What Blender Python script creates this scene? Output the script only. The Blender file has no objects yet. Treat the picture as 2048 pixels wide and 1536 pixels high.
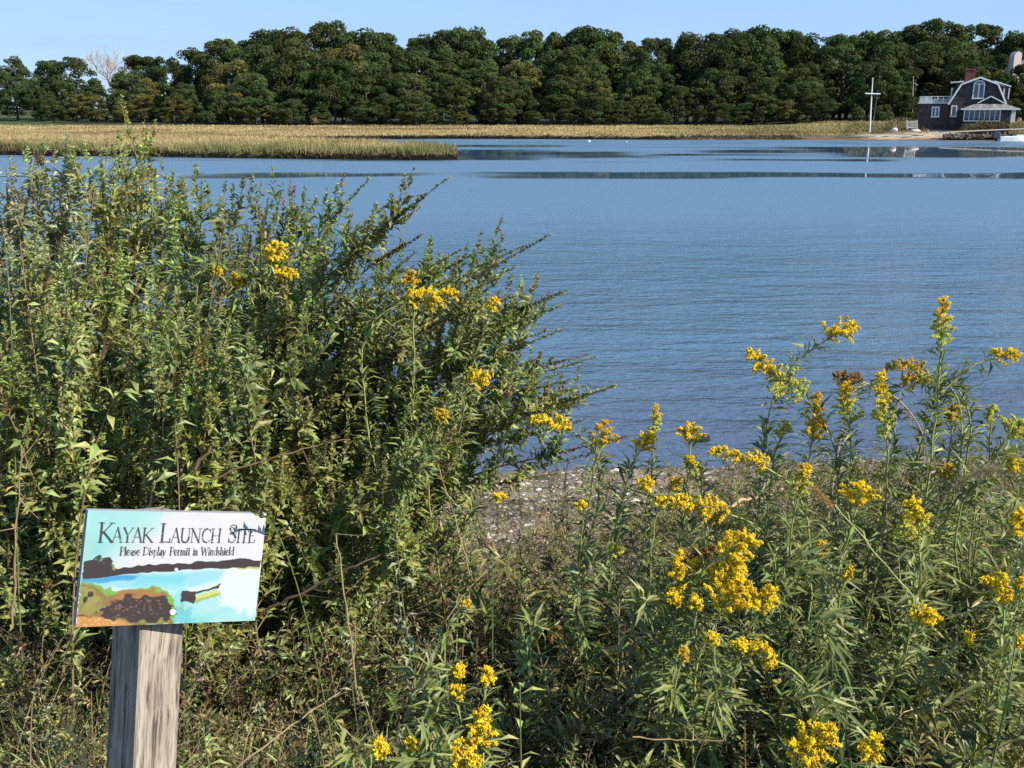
import bpy, math, random
import numpy as np
rng = np.random.default_rng(7)
random.seed(7)
PI = math.pi
SC = bpy.context.scene

# ------------------------------------------------------------------ camera, sky, sun, exposure
FPX, EYE = 2162.0, 3.8                      # focal length in photo pixels, eye height above the water
PITCH = math.atan(546 / FPX)
cam_d = bpy.data.cameras.new('camera')
cam = bpy.data.objects.new('camera', cam_d)
SC.collection.objects.link(cam)
cam.location = (0, 0, EYE)
cam.rotation_euler = (PI / 2 - PITCH, 0, 0)
cam_d.sensor_width = 36
cam_d.lens = FPX / 2048 * 36
cam_d.clip_start = 0.05
cam_d.clip_end = 5000
SC.camera = cam

SUN_EL, SUN_AZ = math.radians(37), math.radians(118)      # azimuth clockwise from +Y: behind the camera, to the right
SUN_DIR = np.array([math.sin(SUN_AZ) * math.cos(SUN_EL), math.cos(SUN_AZ) * math.cos(SUN_EL), math.sin(SUN_EL)])
world = bpy.data.worlds.new('World')
SC.world = world
world.use_nodes = True
wn = world.node_tree.nodes; wl = world.node_tree.links
bg = wn['Background']
sky = wn.new('ShaderNodeTexSky')
sky.sky_type = 'NISHITA'
sky.sun_disc = False
sky.sun_elevation = SUN_EL
sky.sun_rotation = SUN_AZ
sky.altitude = 0
sky.air_density = 1.0
sky.dust_density = 0.0
sky.ozone_density = 3.5
tc = wn.new('ShaderNodeTexCoord')
mp = wn.new('ShaderNodeMapping'); mp.inputs['Scale'].default_value = (1.3, 1.3, 16)
nz = wn.new('ShaderNodeTexNoise'); nz.inputs['Scale'].default_value = 2.6; nz.inputs['Detail'].default_value = 6
cr = wn.new('ShaderNodeMapRange'); cr.inputs[1].default_value = 0.5; cr.inputs[2].default_value = 0.8
cr.inputs[3].default_value = 0.0; cr.inputs[4].default_value = 0.5
mx = wn.new('ShaderNodeMix'); mx.data_type = 'RGBA'; mx.inputs[7].default_value = (2.4, 3.3, 4.6, 1)
wl.new(tc.outputs['Generated'], mp.inputs[0]); wl.new(mp.outputs[0], nz.inputs[0]); wl.new(nz.outputs[0], cr.inputs[0])
hz = wn.new('ShaderNodeMix'); hz.data_type = 'RGBA'; hz.inputs[0].default_value = 0.72; hz.inputs[7].default_value = (1.85, 3.15, 5.3, 1)
wl.new(sky.outputs[0], hz.inputs[6])
sx = wn.new('ShaderNodeSeparateXYZ'); wl.new(tc.outputs['Generated'], sx.inputs[0])
he = wn.new('ShaderNodeMapRange'); he.inputs[1].default_value = 0.05; he.inputs[2].default_value = 0.95; he.inputs[3].default_value = 0.80; he.inputs[4].default_value = 0.12
wl.new(sx.outputs[2], he.inputs[0]); wl.new(he.outputs[0], hz.inputs[0])
wl.new(cr.outputs[0], mx.inputs[0]); wl.new(hz.outputs[2], mx.inputs[6]); wl.new(mx.outputs[2], bg.inputs[0])
bg.inputs[1].default_value = 0.12
sun_d = bpy.data.lights.new('sun', 'SUN')
sun_d.energy = 5.0
sun_d.angle = math.radians(0.53)
sun_d.color = (1.0, 0.93, 0.82)
sun = bpy.data.objects.new('sun', sun_d)
SC.collection.objects.link(sun)
from mathutils import Vector, Matrix
sun.rotation_euler = Vector(SUN_DIR).to_track_quat('Z', 'Y').to_euler()
SC.view_settings.view_transform = 'Standard'
SC.view_settings.look = 'None'
SC.view_settings.exposure = 0.6
SC.view_settings.gamma = 1.0
SC.view_settings.use_curve_mapping = False
SC.cycles.max_bounces = 5
SC.cycles.diffuse_bounces = 2
SC.cycles.transmission_bounces = 3
SC.cycles.glossy_bounces = 3
SC.cycles.use_denoising = False

# ------------------------------------------------------------------ helpers
CF = np.array([0, math.cos(PITCH), -math.sin(PITCH)]); CU = np.array([0, math.sin(PITCH), math.cos(PITCH)])

def at(px, py, D):
    """world point seen at photo pixel (px, py) at forward ground distance D"""
    d = CF + (px - 1024) / FPX * np.array([1.0, 0, 0]) - (py - 768) / FPX * CU
    return d * (D / d[1]) + np.array([0, 0, EYE])

def nrm(v):
    v = np.asarray(v, float)
    return v / np.maximum(np.linalg.norm(v, axis=-1, keepdims=True), 1e-9)

def tag(o, label=None, cat=None, group=None, kind=None):
    if label: o['label'] = label
    if cat: o['category'] = cat
    if group: o['group'] = group
    if kind: o['kind'] = kind
    return o

def empty(name, loc, label=None, cat=None, group=None, rz=0.0):
    o = bpy.data.objects.new(name, None)
    SC.collection.objects.link(o)
    o.location = tuple(float(c) for c in loc); o.rotation_euler = (0, 0, rz)
    o.empty_display_size = 0.1
    return tag(o, label, cat, group)

class MB:
    def __init__(s):
        s.V, s.C, s.T, s.Q, s.n = [], [], [], [], 0
    def add(s, v, c, t=None, q=None):
        v = np.asarray(v, float).reshape(-1, 3)
        c = np.asarray(c, float)
        if c.ndim == 1: c = np.tile(c, (len(v), 1))
        s.V.append(v); s.C.append(c[:, :3])
        if t is not None and len(t): s.T.append(np.asarray(t, int).reshape(-1, 3) + s.n)
        if q is not None and len(q): s.Q.append(np.asarray(q, int).reshape(-1, 4) + s.n)
        s.n += len(v)
    def mesh(s, name, mat, smooth=False, origin=None):
        me = bpy.data.meshes.new(name)
        V = np.concatenate(s.V) if s.V else np.zeros((0, 3))
        if origin is not None: V = V - np.asarray(origin, float)
        C = np.concatenate(s.C) if s.C else np.zeros((0, 3))
        T = np.concatenate(s.T) if s.T else np.zeros((0, 3), int)
        Q = np.concatenate(s.Q) if s.Q else np.zeros((0, 4), int)
        me.vertices.add(len(V)); me.vertices.foreach_set('co', V.astype(np.float32).ravel())
        loops = np.concatenate([T.ravel(), Q.ravel()])
        me.loops.add(len(loops)); me.loops.foreach_set('vertex_index', loops.astype(np.int32))
        starts = np.concatenate([np.arange(len(T)) * 3, len(T) * 3 + np.arange(len(Q)) * 4])
        me.polygons.add(len(starts)); me.polygons.foreach_set('loop_start', starts.astype(np.int32))
        me.polygons.foreach_set('use_smooth', np.full(len(starts), smooth))
        me.update(calc_edges=True)
        at_ = me.color_attributes.new('Col', 'FLOAT_COLOR', 'POINT')
        at_.data.foreach_set('color', np.concatenate([C, np.ones((len(C), 1))], 1).astype(np.float32).ravel())
        me.materials.append(mat)
        return me
    def build(s, name, mat, parent=None, smooth=False):
        org = None
        if parent is not None: org = np.array(parent.location)
        o = bpy.data.objects.new(name, s.mesh(name, mat, smooth, org if parent is not None and parent.rotation_euler.z == 0 else None))
        SC.collection.objects.link(o)
        if parent is not None: o.parent = parent
        return o

def tube(mb, pts, radii, col, n=5):
    pts = np.asarray(pts, float); k = len(pts)
    radii = np.broadcast_to(np.asarray(radii, float), (k,))
    tg = nrm(np.gradient(pts, axis=0))
    ref = np.array([0.31, 0.17, 0.93]) if abs(tg[0] @ np.array([0.31, 0.17, 0.93])) < 0.9 else np.array([1.0, 0, 0])
    a = nrm(np.cross(tg, ref)); b = np.cross(tg, a)
    th = np.arange(n) * 2 * PI / n
    v = pts[:, None, :] + radii[:, None, None] * (np.cos(th)[None, :, None] * a[:, None, :] + np.sin(th)[None, :, None] * b[:, None, :])
    q = []
    for i in range(k - 1):
        for j in range(n):
            q.append((i * n + j, i * n + (j + 1) % n, (i + 1) * n + (j + 1) % n, (i + 1) * n + j))
    v = v.reshape(-1, 3)
    col = np.asarray(col, float)
    if col.ndim == 2: col = np.repeat(col, n, axis=0)
    mb.add(v, col, q=q)
    mb.add(np.vstack([v[-n:], pts[-1] + tg[-1] * radii[-1]]), col[-1] if col.ndim == 2 else col, t=[(j, (j + 1) % n, n) for j in range(n)])

def leaves(mb, P, D, N, L, W, C, droop=0.15, fold=0.25, tipf=0.5):
    """folded pointed leaves, vectorised; P base, D direction, N up side, L length, W width, C colours"""
    P = np.asarray(P, float); m = len(P)
    if m == 0: return
    D = nrm(D); N = np.asarray(N, float)
    S = nrm(np.cross(D, N)); N = np.cross(S, D)
    L = np.broadcast_to(np.asarray(L, float), (m,))[:, None]; W = np.broadcast_to(np.asarray(W, float), (m,))[:, None]
    dr = np.broadcast_to(np.asarray(droop, float), (m,))[:, None]
    mid = P + D * L * tipf - N * dr * L * tipf ** 2 * 1.0
    tip = P + D * L * (1 - 0.25 * dr) - N * dr * L
    l = mid + S * W * 0.5 + N * W * fold; r = mid - S * W * 0.5 + N * W * fold
    V = np.stack([P, l, mid, r, tip], 1).reshape(-1, 3)
    i = (np.arange(m) * 5)[:, None]
    T = np.concatenate([i + np.array([[0, 2, 1]]), i + np.array([[0, 3, 2]]), i + np.array([[2, 4, 1]]), i + np.array([[2, 3, 4]])])
    C = np.asarray(C, float)
    if C.ndim == 1: C = np.tile(C, (m, 1))
    mb.add(V, np.repeat(C, 5, axis=0), t=T)

def blades(mb, P, D, L, W, C, droop=0.4, nseg=3, rs=rng):
    """long narrow arching blades"""
    P = np.asarray(P, float); m = len(P)
    if m == 0: return
    D = nrm(D)
    side = nrm(np.cross(D, rs.normal(size=(m, 3)) + np.array([0, 0, 0.01])))
    L = np.broadcast_to(np.asarray(L, float), (m,))[:, None]; W = np.broadcast_to(np.asarray(W, float), (m,))[:, None]
    dr = np.broadcast_to(np.asarray(droop, float), (m,))[:, None]
    g = D.copy(); g[:, 2] = 0
    vs = []
    for k in range(nseg):
        t = k / nseg
        c = P + D * L * t + (nrm(g) * 0.5 - np.array([0, 0, 0.6])) * dr * L * t * t
        w = W * 0.5 * (1 - 0.75 * t ** 1.6) * (0.7 if k == 0 else 1)
        vs += [c + side * w, c - side * w]
    vs.append(P + D * L + (nrm(g) * 0.5 - np.array([0, 0, 0.6])) * dr * L)
    nv = nseg * 2 + 1
    V = np.stack(vs, 1).reshape(-1, 3); i = (np.arange(m) * nv)[:, None]
    Q = np.concatenate([i + np.array([[2 * k, 2 * k + 1, 2 * k + 3, 2 * k + 2]]) for k in range(nseg - 1)])
    T = i + np.array([[2 * nseg - 2, 2 * nseg - 1, 2 * nseg]])
    C = np.asarray(C, float)
    if C.ndim == 1: C = np.tile(C, (m, 1))
    mb.add(V, np.repeat(C, nv, axis=0), t=T, q=Q)

OCT_T = np.array([(0, 2, 4), (2, 1, 4), (1, 3, 4), (3, 0, 4), (2, 0, 5), (1, 2, 5), (3, 1, 5), (0, 3, 5)])
OCT_V = np.array([(1, 0, 0), (-1, 0, 0), (0, 1, 0), (0, -1, 0), (0, 0, 1), (0, 0, -1)], float)
def specks(mb, P, R, C, squash=1.0, rs=rng):
    """small angular blobs (florets, pebbles)"""
    m = len(P)
    if m == 0: return
    A = rs.normal(size=(m, 3, 3)); Qm, _ = np.linalg.qr(A)
    R = np.broadcast_to(np.asarray(R, float), (m,))
    loc = OCT_V[None] * rs.uniform(0.6, 1.3, (m, 6, 1)) * R[:, None, None]
    v = loc @ Qm
    v[:, :, 2] *= squash
    v += np.asarray(P)[:, None, :]
    t = (np.arange(m) * 6)[:, None, None] + OCT_T[None]
    C = np.asarray(C, float)
    if C.ndim == 1: C = np.tile(C, (m, 1))
    mb.add(v.reshape(-1, 3), np.repeat(C, 6, axis=0), t=t.reshape(-1, 3))

def box(mb, c, s, col=(1, 1, 1), rot=0.0):
    c = np.array(c, float); h = np.array(s, float) / 2
    v = np.array([(x, y, z) for x in (-1, 1) for y in (-1, 1) for z in (-1, 1)], float) * h
    if rot:
        cs, sn = math.cos(rot), math.sin(rot)
        v = np.stack([v[:, 0] * cs - v[:, 1] * sn, v[:, 0] * sn + v[:, 1] * cs, v[:, 2]], 1)
    mb.add(v + c, col, q=[(0, 1, 3, 2), (4, 6, 7, 5), (0, 4, 5, 1), (2, 3, 7, 6), (0, 2, 6, 4), (1, 5, 7, 3)])

def beam(mb, a, b, w, h, col=(1, 1, 1)):
    """square bar from a to b"""
    a = np.array(a, float); b = np.array(b, float)
    t = nrm(b - a); ref = np.array([0, 0, 1.0]) if abs(t[2]) < 0.9 else np.array([0, 1.0, 0])
    s = nrm(np.cross(t, ref)); u = np.cross(s, t)
    v = [p + sx * s * w / 2 + sz * u * h / 2 for p in (a, b) for sx in (-1, 1) for sz in (-1, 1)]
    mb.add(v, col, q=[(0, 1, 3, 2), (4, 6, 7, 5), (0, 4, 5, 1), (2, 3, 7, 6), (0, 2, 6, 4), (1, 5, 7, 3)])

def prism(mb, pts, y0, y1, col=(1, 1, 1)):
    """outline (x, z) extruded from y0 to y1; convex or star-shaped about the mean"""
    n = len(pts); p = np.array(pts, float)
    a = np.stack([p[:, 0], np.full(n, y0), p[:, 1]], 1); b = np.stack([p[:, 0], np.full(n, y1), p[:, 1]], 1)
    ca, cb = a.mean(0), b.mean(0)
    v = np.vstack([a, b, ca, cb])
    q = [(i, (i + 1) % n, n + (i + 1) % n, n + i) for i in range(n)]
    t = [((i + 1) % n, i, 2 * n) for i in range(n)] + [(n + i, n + (i + 1) % n, 2 * n + 1) for i in range(n)]
    mb.add(v, col, t=t, q=q)

def vnoise(x, y, s, seed=0):
    """smooth value noise in 2D"""
    r = np.random.default_rng(seed).random((64, 64))
    X = np.asarray(x, float) / s; Y = np.asarray(y, float) / s
    xi = np.floor(X).astype(int); yi = np.floor(Y).astype(int); fx = X - xi; fy = Y - yi
    fx = fx * fx * (3 - 2 * fx); fy = fy * fy * (3 - 2 * fy)
    g = lambda i, j: r[i % 64, j % 64]
    return (g(xi, yi) * (1 - fx) + g(xi + 1, yi) * fx) * (1 - fy) + (g(xi, yi + 1) * (1 - fx) + g(xi + 1, yi + 1) * fx) * fy

def sstep(a, b, x):
    t = np.clip((np.asarray(x, float) - a) / (b - a), 0, 1)
    return t * t * (3 - 2 * t)

# ------------------------------------------------------------------ materials
def newmat(name):
    m = bpy.data.materials.new(name); m.use_nodes = True
    return m, m.node_tree.nodes, m.node_tree.links, m.node_tree.nodes['Principled BSDF']

def mat_attr(name, rough=0.6, spec=0.3, trans=0.0, noise=0.0, nscale=30, bump=0.0, objrand=0.0):
    m, n, l, p = newmat(name)
    a = n.new('ShaderNodeAttribute'); a.attribute_name = 'Col'
    out = a.outputs['Color']
    if noise or bump:
        c = n.new('ShaderNodeTexCoord'); z = n.new('ShaderNodeTexNoise'); z.inputs['Scale'].default_value = nscale
        z.inputs['Detail'].default_value = 5
        l.new(c.outputs['Object'], z.inputs[0])
    if noise:
        r = n.new('ShaderNodeMapRange'); r.inputs[1].default_value = 0.25; r.inputs[2].default_value = 0.75
        r.inputs[3].default_value = 1 - noise; r.inputs[4].default_value = 1 + noise
        mm = n.new('ShaderNodeVectorMath'); mm.operation = 'SCALE'
        l.new(z.outputs[0], r.inputs[0]); l.new(out, mm.inputs[0]); l.new(r.outputs[0], mm.inputs['Scale']); out = mm.outputs[0]
    if objrand:
        oi = n.new('ShaderNodeObjectInfo'); h = n.new('ShaderNodeHueSaturation')
        r1 = n.new('ShaderNodeMapRange'); r1.inputs[3].default_value = 0.5 - 0.012 * objrand; r1.inputs[4].default_value = 0.5 + 0.02 * objrand
        r2 = n.new('ShaderNodeMapRange'); r2.inputs[3].default_value = 1 - 0.32 * objrand; r2.inputs[4].default_value = 1 + 0.35 * objrand
        ml = n.new('ShaderNodeMath'); ml.operation = 'MULTIPLY'; ml.inputs[1].default_value = 7.31
        fr = n.new('ShaderNodeMath'); fr.operation = 'FRACT'
        l.new(oi.outputs['Random'], r1.inputs[0]); l.new(oi.outputs['Random'], ml.inputs[0]); l.new(ml.outputs[0], fr.inputs[0]); l.new(fr.outputs[0], r2.inputs[0])
        l.new(r1.outputs[0], h.inputs['Hue']); l.new(r2.outputs[0], h.inputs['Value']); l.new(out, h.inputs['Color']); out = h.outputs[0]
    l.new(out, p.inputs['Base Color'])
    p.inputs['Roughness'].default_value = rough
    p.inputs['Specular IOR Level'].default_value = spec
    if bump:
        b = n.new('ShaderNodeBump'); b.inputs['Strength'].default_value = bump; b.inputs['Distance'].default_value = 0.01
        l.new(z.outputs[0], b.inputs['Height']); l.new(b.outputs[0], p.inputs['Normal'])
    if trans:
        t = n.new('ShaderNodeBsdfTranslucent'); s = n.new('ShaderNodeMixShader'); s.inputs[0].default_value = trans
        mm2 = n.new('ShaderNodeVectorMath'); mm2.operation = 'MULTIPLY'; mm2.inputs[1].default_value = (1.3, 1.35, 0.6)
        l.new(out, mm2.inputs[0]); l.new(mm2.outputs[0], t.inputs[0])
        l.new(p.outputs[0], s.inputs[1]); l.new(t.outputs[0], s.inputs[2]); l.new(s.outputs[0], n['Material Output'].inputs[0])
    return m

M_leaf = mat_attr('leaf', 0.45, 0.38, 0.22)
M_stem = mat_attr('stem', 0.6, 0.3, 0.0, 0.25, 60)
M_petal = mat_attr('floret', 0.75, 0.15, 0.15)
M_tree = mat_attr('tree_foliage', 0.75, 0.08, 0.25, objrand=0.8)
M_bark = mat_attr('bark', 0.9, 0.1, 0.0, 0.3, 3)
M_grass = mat_attr('marsh_grass', 0.8, 0.15, 0.2)
M_paint = mat_attr('paint', 0.5, 0.4, 0.0, 0.06, 8)
M_stone = mat_attr('stone', 0.85, 0.2, 0.0, 0.25, 4, 0.4)
M_pebble = mat_attr('pebble', 0.7, 0.3, 0.0, 0.2, 80)
M_board = mat_attr('sign_print', 0.38, 0.4)

def mat_glass(name):
    m, n, l, p = newmat(name)
    p.inputs['Base Color'].default_value = (0.05, 0.08, 0.1, 1); p.inputs['Roughness'].default_value = 0.06
    p.inputs['Specular IOR Level'].default_value = 0.8
    return m
M_glass = mat_glass('window_glass')

def mat_shingle(name, col, hs=6.0, vs=4.5):
    m, n, l, p = newmat(name)
    c = n.new('ShaderNodeTexCoord'); mpg = n.new('ShaderNodeMapping'); mpg.inputs['Rotation'].default_value = (PI / 2, 0, 0)
    b = n.new('ShaderNodeTexBrick'); b.inputs['Scale'].default_value = 1.0
    b.inputs['Brick Width'].default_value = 0.25; b.inputs['Row Height'].default_value = 0.16; b.inputs['Mortar Size'].default_value = 0.012
    b.inputs['Color1'].default_value = (*[x * 1.3 for x in col], 1); b.inputs['Color2'].default_value = (*[x * 0.7 for x in col], 1)
    b.inputs['Mortar'].default_value = (*[x * 0.35 for x in col], 1)
    z = n.new('ShaderNodeTexNoise'); z.inputs['Scale'].default_value = 1.7; z.inputs['Detail'].default_value = 8
    r = n.new('ShaderNodeMapRange'); r.inputs[1].default_value = .3; r.inputs[2].default_value = .7; r.inputs[3].default_value = 0.6; r.inputs[4].default_value = 1.45
    mm = n.new('ShaderNodeVectorMath'); mm.operation = 'SCALE'
    l.new(c.outputs['Object'], mpg.inputs[0]); l.new(mpg.outputs[0], b.inputs[0]); l.new(c.outputs['Object'], z.inputs[0])
    l.new(z.outputs[0], r.inputs[0]); l.new(b.outputs[0], mm.inputs[0]); l.new(r.outputs[0], mm.inputs['Scale']); l.new(mm.outputs[0], p.inputs['Base Color'])
    p.inputs['Roughness'].default_value = 0.85
    return m
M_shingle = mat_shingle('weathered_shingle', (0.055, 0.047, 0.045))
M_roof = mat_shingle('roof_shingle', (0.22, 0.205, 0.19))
M_brick = mat_shingle('chimney_brick', (0.19, 0.055, 0.04))

def mat_wood(name):
    m, n, l, p = newmat(name)
    c = n.new('ShaderNodeTexCoord')
    mpg = n.new('ShaderNodeMapping'); mpg.inputs['Scale'].default_value = (46, 46, 2.0)
    z0 = n.new('ShaderNodeTexNoise'); z0.inputs['Scale'].default_value = 5; z0.inputs['Detail'].default_value = 2
    ad = n.new('ShaderNodeVectorMath'); ad.operation = 'MULTIPLY_ADD'; ad.inputs[1].default_value = (0.035, 0.035, 0.0)
    l.new(c.outputs['Object'], z0.inputs[0]); l.new(z0.outputs['Color'], ad.inputs[0]); l.new(c.outputs['Object'], ad.inputs[2])
    l.new(ad.outputs[0], mpg.inputs[0])
    z = n.new('ShaderNodeTexNoise'); z.inputs['Scale'].default_value = 1.6; z.inputs['Detail'].default_value = 7; z.inputs['Roughness'].default_value = 0.6
    l.new(mpg.outputs[0], z.inputs[0])
    r = n.new('ShaderNodeValToRGB'); e = r.color_ramp.elements
    e[0].position = 0.36; e[0].color = (0.085, 0.065, 0.05, 1); e[1].position = 0.58; e[1].color = (0.36, 0.315, 0.25, 1)
    x = e.new(0.44); x.color = (0.25, 0.21, 0.165, 1)
    l.new(z.outputs[0], r.inputs[0])
    # knots and weather stains
    v = n.new('ShaderNodeTexVoronoi'); v.inputs['Scale'].default_value = 5.5
    mp2 = n.new('ShaderNodeMapping'); mp2.inputs['Scale'].default_value = (1.4, 1.4, 0.55); l.new(ad.outputs[0], mp2.inputs[0]); l.new(mp2.outputs[0], v.inputs[0])
    k = n.new('ShaderNodeMapRange'); k.inputs[1].default_value = 0.03; k.inputs[2].default_value = 0.20; k.inputs[3].default_value = 0.22; k.inputs[4].default_value = 1
    l.new(v.outputs['Distance'], k.inputs[0])
    mm = n.new('ShaderNodeVectorMath'); mm.operation = 'SCALE'; l.new(r.outputs[0], mm.inputs[0]); l.new(k.outputs[0], mm.inputs['Scale'])
    m3 = n.new('ShaderNodeMapping'); m3.inputs['Scale'].default_value = (210, 210, 5); z3 = n.new('ShaderNodeTexNoise'); z3.inputs['Scale'].default_value = 1.5; z3.inputs['Detail'].default_value = 4
    l.new(ad.outputs[0], m3.inputs[0]); l.new(m3.outputs[0], z3.inputs[0])
    r3 = n.new('ShaderNodeMapRange'); r3.inputs[1].default_value = .33; r3.inputs[2].default_value = .5; r3.inputs[3].default_value = .45; r3.inputs[4].default_value = 1.05; l.new(z3.outputs[0], r3.inputs[0])
    mm3 = n.new('ShaderNodeVectorMath'); mm3.operation = 'SCALE'; l.new(mm.outputs[0], mm3.inputs[0]); l.new(r3.outputs[0], mm3.inputs['Scale'])
    l.new(mm3.outputs[0], p.inputs['Base Color'])
    p.inputs['Roughness'].default_value = 0.82; p.inputs['Specular IOR Level'].default_value = 0.2
    b = n.new('ShaderNodeBump'); b.inputs['Strength'].default_value = 0.5; b.inputs['Distance'].default_value = 0.002
    l.new(z.outputs[0], b.inputs['Height']); l.new(b.outputs[0], p.inputs['Normal'])
    return m
M_wood = mat_wood('weathered_post_wood')

def mat_ground(name):
    m, n, l, p = newmat(name)
    a = n.new('ShaderNodeAttribute'); a.attribute_name = 'Col'
    c = n.new('ShaderNodeTexCoord')
    v = n.new('ShaderNodeTexVoronoi'); v.inputs['Scale'].default_value = 28; l.new(c.outputs['Object'], v.inputs[0])
    z = n.new('ShaderNodeTexNoise'); z.inputs['Scale'].default_value = 3; z.inputs['Detail'].default_value = 9; l.new(c.outputs['Object'], z.inputs[0])
    r = n.new('ShaderNodeMapRange'); r.inputs[1].default_value = .3; r.inputs[2].default_value = .7; r.inputs[3].default_value = 0.5; r.inputs[4].default_value = 1.5
    l.new(z.outputs[0], r.inputs[0])
    sp = n.new('ShaderNodeSeparateXYZ'); l.new(v.outputs['Color'], sp.inputs[0])
    r2 = n.new('ShaderNodeMapRange'); r2.inputs[3].default_value = 0.5; r2.inputs[4].default_value = 1.7; l.new(sp.outputs[0], r2.inputs[0])
    m1 = n.new('ShaderNodeVectorMath'); m1.operation = 'SCALE'; m2 = n.new('ShaderNodeVectorMath'); m2.operation = 'SCALE'
    l.new(a.outputs['Color'], m1.inputs[0]); l.new(r.outputs[0], m1.inputs['Scale']); l.new(m1.outputs[0], m2.inputs[0]); l.new(r2.outputs[0], m2.inputs['Scale'])
    l.new(m2.outputs[0], p.inputs['Base Color'])
    p.inputs['Roughness'].default_value = 0.9; p.inputs['Specular IOR Level'].default_value = 0.2
    b = n.new('ShaderNodeBump'); b.inputs['Strength'].default_value = 0.8; b.inputs['Distance'].default_value = 0.02
    l.new(v.outputs['Distance'], b.inputs['Height']); l.new(b.outputs[0], p.inputs['Normal'])
    return m
M_ground = mat_ground('gravel_ground')

def mat_land(name):
    m, n, l, p = newmat(name)
    a = n.new('ShaderNodeAttribute'); a.attribute_name = 'Col'
    c = n.new('ShaderNodeTexCoord'); z = n.new('ShaderNodeTexNoise'); z.inputs['Scale'].default_value = 0.9; z.inputs['Detail'].default_value = 10
    l.new(c.outputs['Object'], z.inputs[0])
    r = n.new('ShaderNodeMapRange'); r.inputs[1].default_value = .3; r.inputs[2].default_value = .7; r.inputs[3].default_value = 0.6; r.inputs[4].default_value = 1.35
    l.new(z.outputs[0], r.inputs[0])
    m1 = n.new('ShaderNodeVectorMath'); m1.operation = 'SCALE'; l.new(a.outputs['Color'], m1.inputs[0]); l.new(r.outputs[0], m1.inputs['Scale'])
    l.new(m1.outputs[0], p.inputs['Base Color']); p.inputs['Roughness'].default_value = 0.95; p.inputs['Specular IOR Level'].default_value = 0.1
    return m
M_land = mat_land('marsh_soil')

def mat_water(name):
    m, n, l, p = newmat(name)
    c = n.new('ShaderNodeTexCoord')
    a = n.new('ShaderNodeAttribute'); a.attribute_name = 'Col'          # red: how ruffled the wind makes it, green: depth
    sp = n.new('ShaderNodeSeparateColor'); l.new(a.outputs['Color'], sp.inputs[0])
    def noise(sx, sy, sc, det, ro=0.5, rot=0.0):
        g = n.new('ShaderNodeMapping'); g.inputs['Scale'].default_value = (sx, sy, 1); g.inputs['Rotation'].default_value = (0, 0, rot)
        z = n.new('ShaderNodeTexNoise'); z.inputs['Scale'].default_value = sc; z.inputs['Detail'].default_value = det; z.inputs['Roughness'].default_value = ro
        l.new(c.outputs['Object'], g.inputs[0]); l.new(g.outputs[0], z.inputs[0]); return z.outputs[0]
    w1 = noise(0.36, 1.0, 2.9, 4, 0.5, 0.12)
    w2 = noise(0.6, 1.0, 9.0, 3, 0.5, -0.15)
    w3 = noise(0.35, 1.0, 0.5, 3, 0.5, 0.05)
    mu = n.new('ShaderNodeMath'); mu.operation = 'MULTIPLY'; mu.inputs[1].default_value = 0.34; l.new(w2, mu.inputs[0])
    ad = n.new('ShaderNodeMath'); ad.operation = 'ADD'; l.new(w1, ad.inputs[0]); l.new(mu.outputs[0], ad.inputs[1])
    mu3 = n.new('ShaderNodeMath'); mu3.operation = 'MULTIPLY'; mu3.inputs[1].default_value = 2.0; l.new(w3, mu3.inputs[0])
    ad2 = n.new('ShaderNodeMath'); ad2.operation = 'ADD'; l.new(ad.outputs[0], ad2.inputs[0]); l.new(mu3.outputs[0], ad2.inputs[1])
    hs = n.new('ShaderNodeMath'); hs.operation = 'MULTIPLY'; l.new(ad2.outputs[0], hs.inputs[0]); l.new(sp.outputs[0], hs.inputs[1])
    b = n.new('ShaderNodeBump'); b.inputs['Strength'].default_value = 1.0; b.inputs['Distance'].default_value = 0.036
    l.new(hs.outputs[0], b.inputs['Height']); l.new(b.outputs[0], p.inputs['Normal'])
    rr = n.new('ShaderNodeMapRange'); rr.inputs[3].default_value = 0.02; rr.inputs[4].default_value = 0.40; l.new(sp.outputs[2], rr.inputs[0]); l.new(rr.outputs[0], p.inputs['Roughness'])
    mixc = n.new('ShaderNodeMix'); mixc.data_type = 'RGBA'; mixc.inputs[6].default_value = (0.07, 0.10, 0.155, 1); mixc.inputs[7].default_value = (0.08, 0.155, 0.235, 1)
    l.new(sp.outputs[1], mixc.inputs[0]); l.new(mixc.outputs[2], p.inputs['Base Color'])
    p.inputs['IOR'].default_value = 1.42; p.inputs['Specular IOR Level'].default_value = 1.0
    return m
M_water = mat_water('water_surface')

# ------------------------------------------------------------------ the setting: near bank, water, marsh land
def shore_y(x):
    return 11.2 + 0.10 * np.clip(x, -6, 8) + 0.35 * (vnoise(x, x * 0 + 3, 1.1, 5) - 0.5)
def ground_z(x, y):
    x = np.asarray(x, float); y = np.asarray(y, float)
    s = shore_y(x)
    t = (y - 2.0) / (s - 2.0)
    z = np.where(t < 0, 1.9 - 0.02 * t, 1.9 * (1 - t))
    z = np.where(t > 1, -0.22 * (y - s), z)
    z = np.maximum(z, -1.4)
    amp = np.clip(z * 0.5 + 0.1, 0.0, 1.0)
    return z + amp * (0.10 * (vnoise(x, y, 0.7, 1) - 0.5) + 0.05 * (vnoise(x, y, 0.22, 2) - 0.5))

def sheet(xs, ys, zf, cf):
    X, Y = np.meshgrid(xs, ys); Z = zf(X, Y)
    mb = MB(); V = np.stack([X, Y, Z], -1).reshape(-1, 3); nx, ny = len(xs), len(ys)
    i = (np.arange(ny - 1)[:, None] * nx + np.arange(nx - 1)[None]).ravel()
    mb.add(V, cf(X, Y, Z).reshape(-1, 3), q=np.stack([i, i + 1, i + nx + 1, i + nx], 1))
    return mb

def mix(a, b, t):
    t = np.asarray(t)[..., None]; return np.array(a) * (1 - t) + np.array(b) * t

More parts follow.
